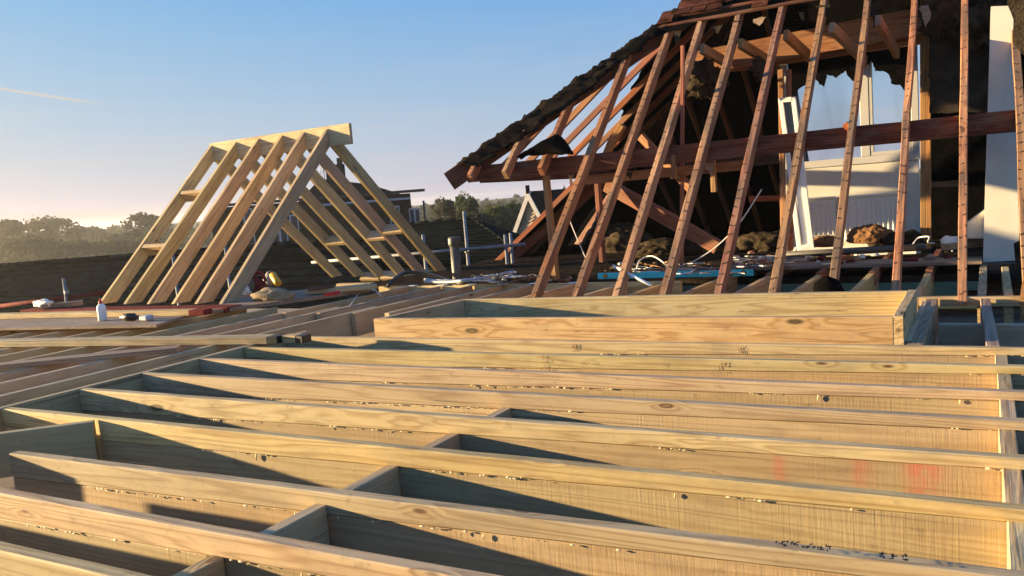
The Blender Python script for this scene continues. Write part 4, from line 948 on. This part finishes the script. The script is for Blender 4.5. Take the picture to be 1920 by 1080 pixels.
# ================================================================== TREES
def tree(label, px, ytop, D, wpx, mat, seed, n=2600, base=GZ, low=.25, leaf=None, sparse=0.0):
    r = random.Random(seed); top = C0 + ray(px, ytop) * (D / V((ray(px, ytop).x, ray(px, ytop).y, 0)).length); H = top.z - base; rw = wpx / FPX * D / 2
    b = V((top.x, top.y, base)); t = thing('tree', label, 'tree', b, 'trees beyond the roofs')
    vs, fs = [], []
    def seg(p, q, ra, rb_):
        ax = (q - p).normalized(); u = ax.orthogonal().normalized(); w = ax.cross(u); i0 = len(vs)
        for P_, rr_ in ((p, ra), (q, rb_)):
            for k in range(6): a = k * math.pi / 3; vs.append(P_ + (u * math.cos(a) + w * math.sin(a)) * rr_)
        for k in range(6): fs.append((i0 + k, i0 + (k + 1) % 6, i0 + 6 + (k + 1) % 6, i0 + 6 + k))
    p = b.copy(); tips = []; rad = H * .022
    for k in range(6):
        q = b + V((r.gauss(0, .03) * H, r.gauss(0, .03) * H, H * .93 * (k + 1) / 6)); seg(p, q, rad, rad * .78); p = q; rad *= .74
        if k >= 1:
            for m in range(4):
                a = r.uniform(0, 6.28); ln = rw * r.uniform(.45, .95) * (1.05 - k * .08); e_ = q + V((math.cos(a) * ln, math.sin(a) * ln, r.uniform(.05, .25) * H * .5)); seg(q, e_, rad * .5, rad * .12); tips.append(e_)
                for s in range(3):
                    mid = q.lerp(e_, r.uniform(.4, .9)); e2 = mid + V((r.gauss(0, .28) * rw, r.gauss(0, .28) * rw, r.uniform(0, .16) * H)); seg(mid, e2, rad * .2, rad * .05); tips.append(e2)
    pyd('trunk', vs, fs, 'bark', t)
    cl = [(x, rw * r.uniform(.13, .30)) for x in tips] + [(p, rw * .3)]
    cl = [(c, s) for c, s in cl if r.random() > sparse]
    lv, lf = [], []; ls_ = leaf or D * .0021
    for k in range(n):
        c, s = r.choice(cl); d = V((r.gauss(0, 1), r.gauss(0, 1), r.gauss(0, .8))); d = d.normalized() * s * (r.random() ** .45) * 1.15
        pos = c + d
        if pos.z < base + low * H: continue
        rr_ = math.hypot(pos.x - b.x, pos.y - b.y) / (rw * 1.15)
        if rr_ > 1 or pos.z > base + H * (.50 + .50 * math.sqrt(1 - rr_ * rr_)) + r.gauss(0, .03) * H + .06 * H * noise.noise(pos * 1.3): continue
        u = V((r.gauss(0, 1), r.gauss(0, 1), r.gauss(0, 1))).normalized(); w = u.orthogonal().normalized(); sz = ls_ * r.uniform(.5, 1.3); i0 = len(lv)
        lv.extend((pos - u * sz, pos + w * sz * .6, pos + u * sz, pos - w * sz * .6)); lf.append((i0, i0 + 1, i0 + 2, i0 + 3))
    pyd('crown', lv, lf, mat, t)
TR = [('bare hazy tree at the far left edge of the skyline', 10, 414, 150, 70, 'leafa', .45), ('round topped hazy tree at left on the skyline', 80, 409, 165, 105, 'leafa', .1),
      ('small pale tree between the left skyline trees', 160, 427, 210, 62, 'leafd', .2), ('low bushy tree left of the new frame', 205, 440, 190, 90, 'leafd', 0), ('dark tree touching the leftmost new rafter', 268, 402, 150, 78, 'leafa', .15),
      ('low tree seen through the left new rafters', 325, 430, 200, 90, 'leafd', 0), ('low bush at the foot of the left edge trees', 40, 446, 120, 120, 'leafd', 0), ('bush above the left tiled roof', 130, 452, 125, 110, 'leafd', 0),
      ('bush above the tiled roof by the leftmost rafter', 235, 450, 120, 100, 'leafd', 0),
      ('brownish half bare tree right of the brick house', 830, 376, 60, 65, 'leafa', .25), ('full green tree right of the brick house', 870, 368, 58, 65, 'leafg', 0),
      ('green bushy tree left of the gable', 925, 386, 52, 75, 'leafg', 0), ('yellow green tree right behind the gable', 965, 384, 56, 70, 'leafg', 0), ('low tree behind the hipped roof', 895, 402, 48, 90, 'leafd', 0), ('bushy tree seen through the old roof opening', 1010, 392, 50, 80, 'leafd', 0)]
for k, (lab, px, yt, D, w, mt, sp_) in enumerate(TR): tree(lab, px, yt, D, w, mt, 40 + k, sparse=sp_ + (.25 if px < 300 else 0), n=2800 if px < 300 else 5200)
# far woodland mass on the slope
def wood_mass():
    r = random.Random(5); lv, lf = [], []
    for k in range(9000):
        px = r.uniform(-160, 1100); D = r.uniform(120, 260); hh = (1.3 + 1.5 * noise.noise(V((px * .02, D * .03, 0))) + 1.2 * noise.noise(V((px * .09, D * .1, 3)))) * D / 150
        d = ray(px, 440); d = V((d.x, d.y, 0)).normalized() * D; pos = V((d.x, d.y, GZ + r.random() ** .6 * max(.5, hh + .6)))
        u = V((r.gauss(0, 1), r.gauss(0, 1), r.gauss(0, 1))).normalized(); w = u.orthogonal().normalized(); sz = .0042 * D * r.uniform(.5, 1.2); i0 = len(lv)
        lv.extend((pos - u * sz, pos + w * sz * .6, pos + u * sz, pos - w * sz * .6)); lf.append((i0, i0 + 1, i0 + 2, i0 + 3))
    tag(pyd('woodland', lv, lf, 'leafd'), 'hazy low woodland along the horizon', 'woodland', kind='stuff')
wood_mass()

# ================================================================== AIR
def haze():
    m = bpy.data.materials.new('haze'); m.use_nodes = True; t = m.node_tree; t.nodes.clear()
    v = t.nodes.new('ShaderNodeVolumePrincipled'); v.inputs['Color'].default_value = (.93, .95, 1, 1); v.inputs['Density'].default_value = .0006; v.inputs['Anisotropy'].default_value = .6
    o = t.nodes.new('ShaderNodeOutputMaterial'); t.links.new(v.outputs[0], o.inputs['Volume'])
    b = box('haze', (-820, -820, GZ - 1), (820, 820, 7.5), m, ch=0); tag(b, kind='stuff')
haze()
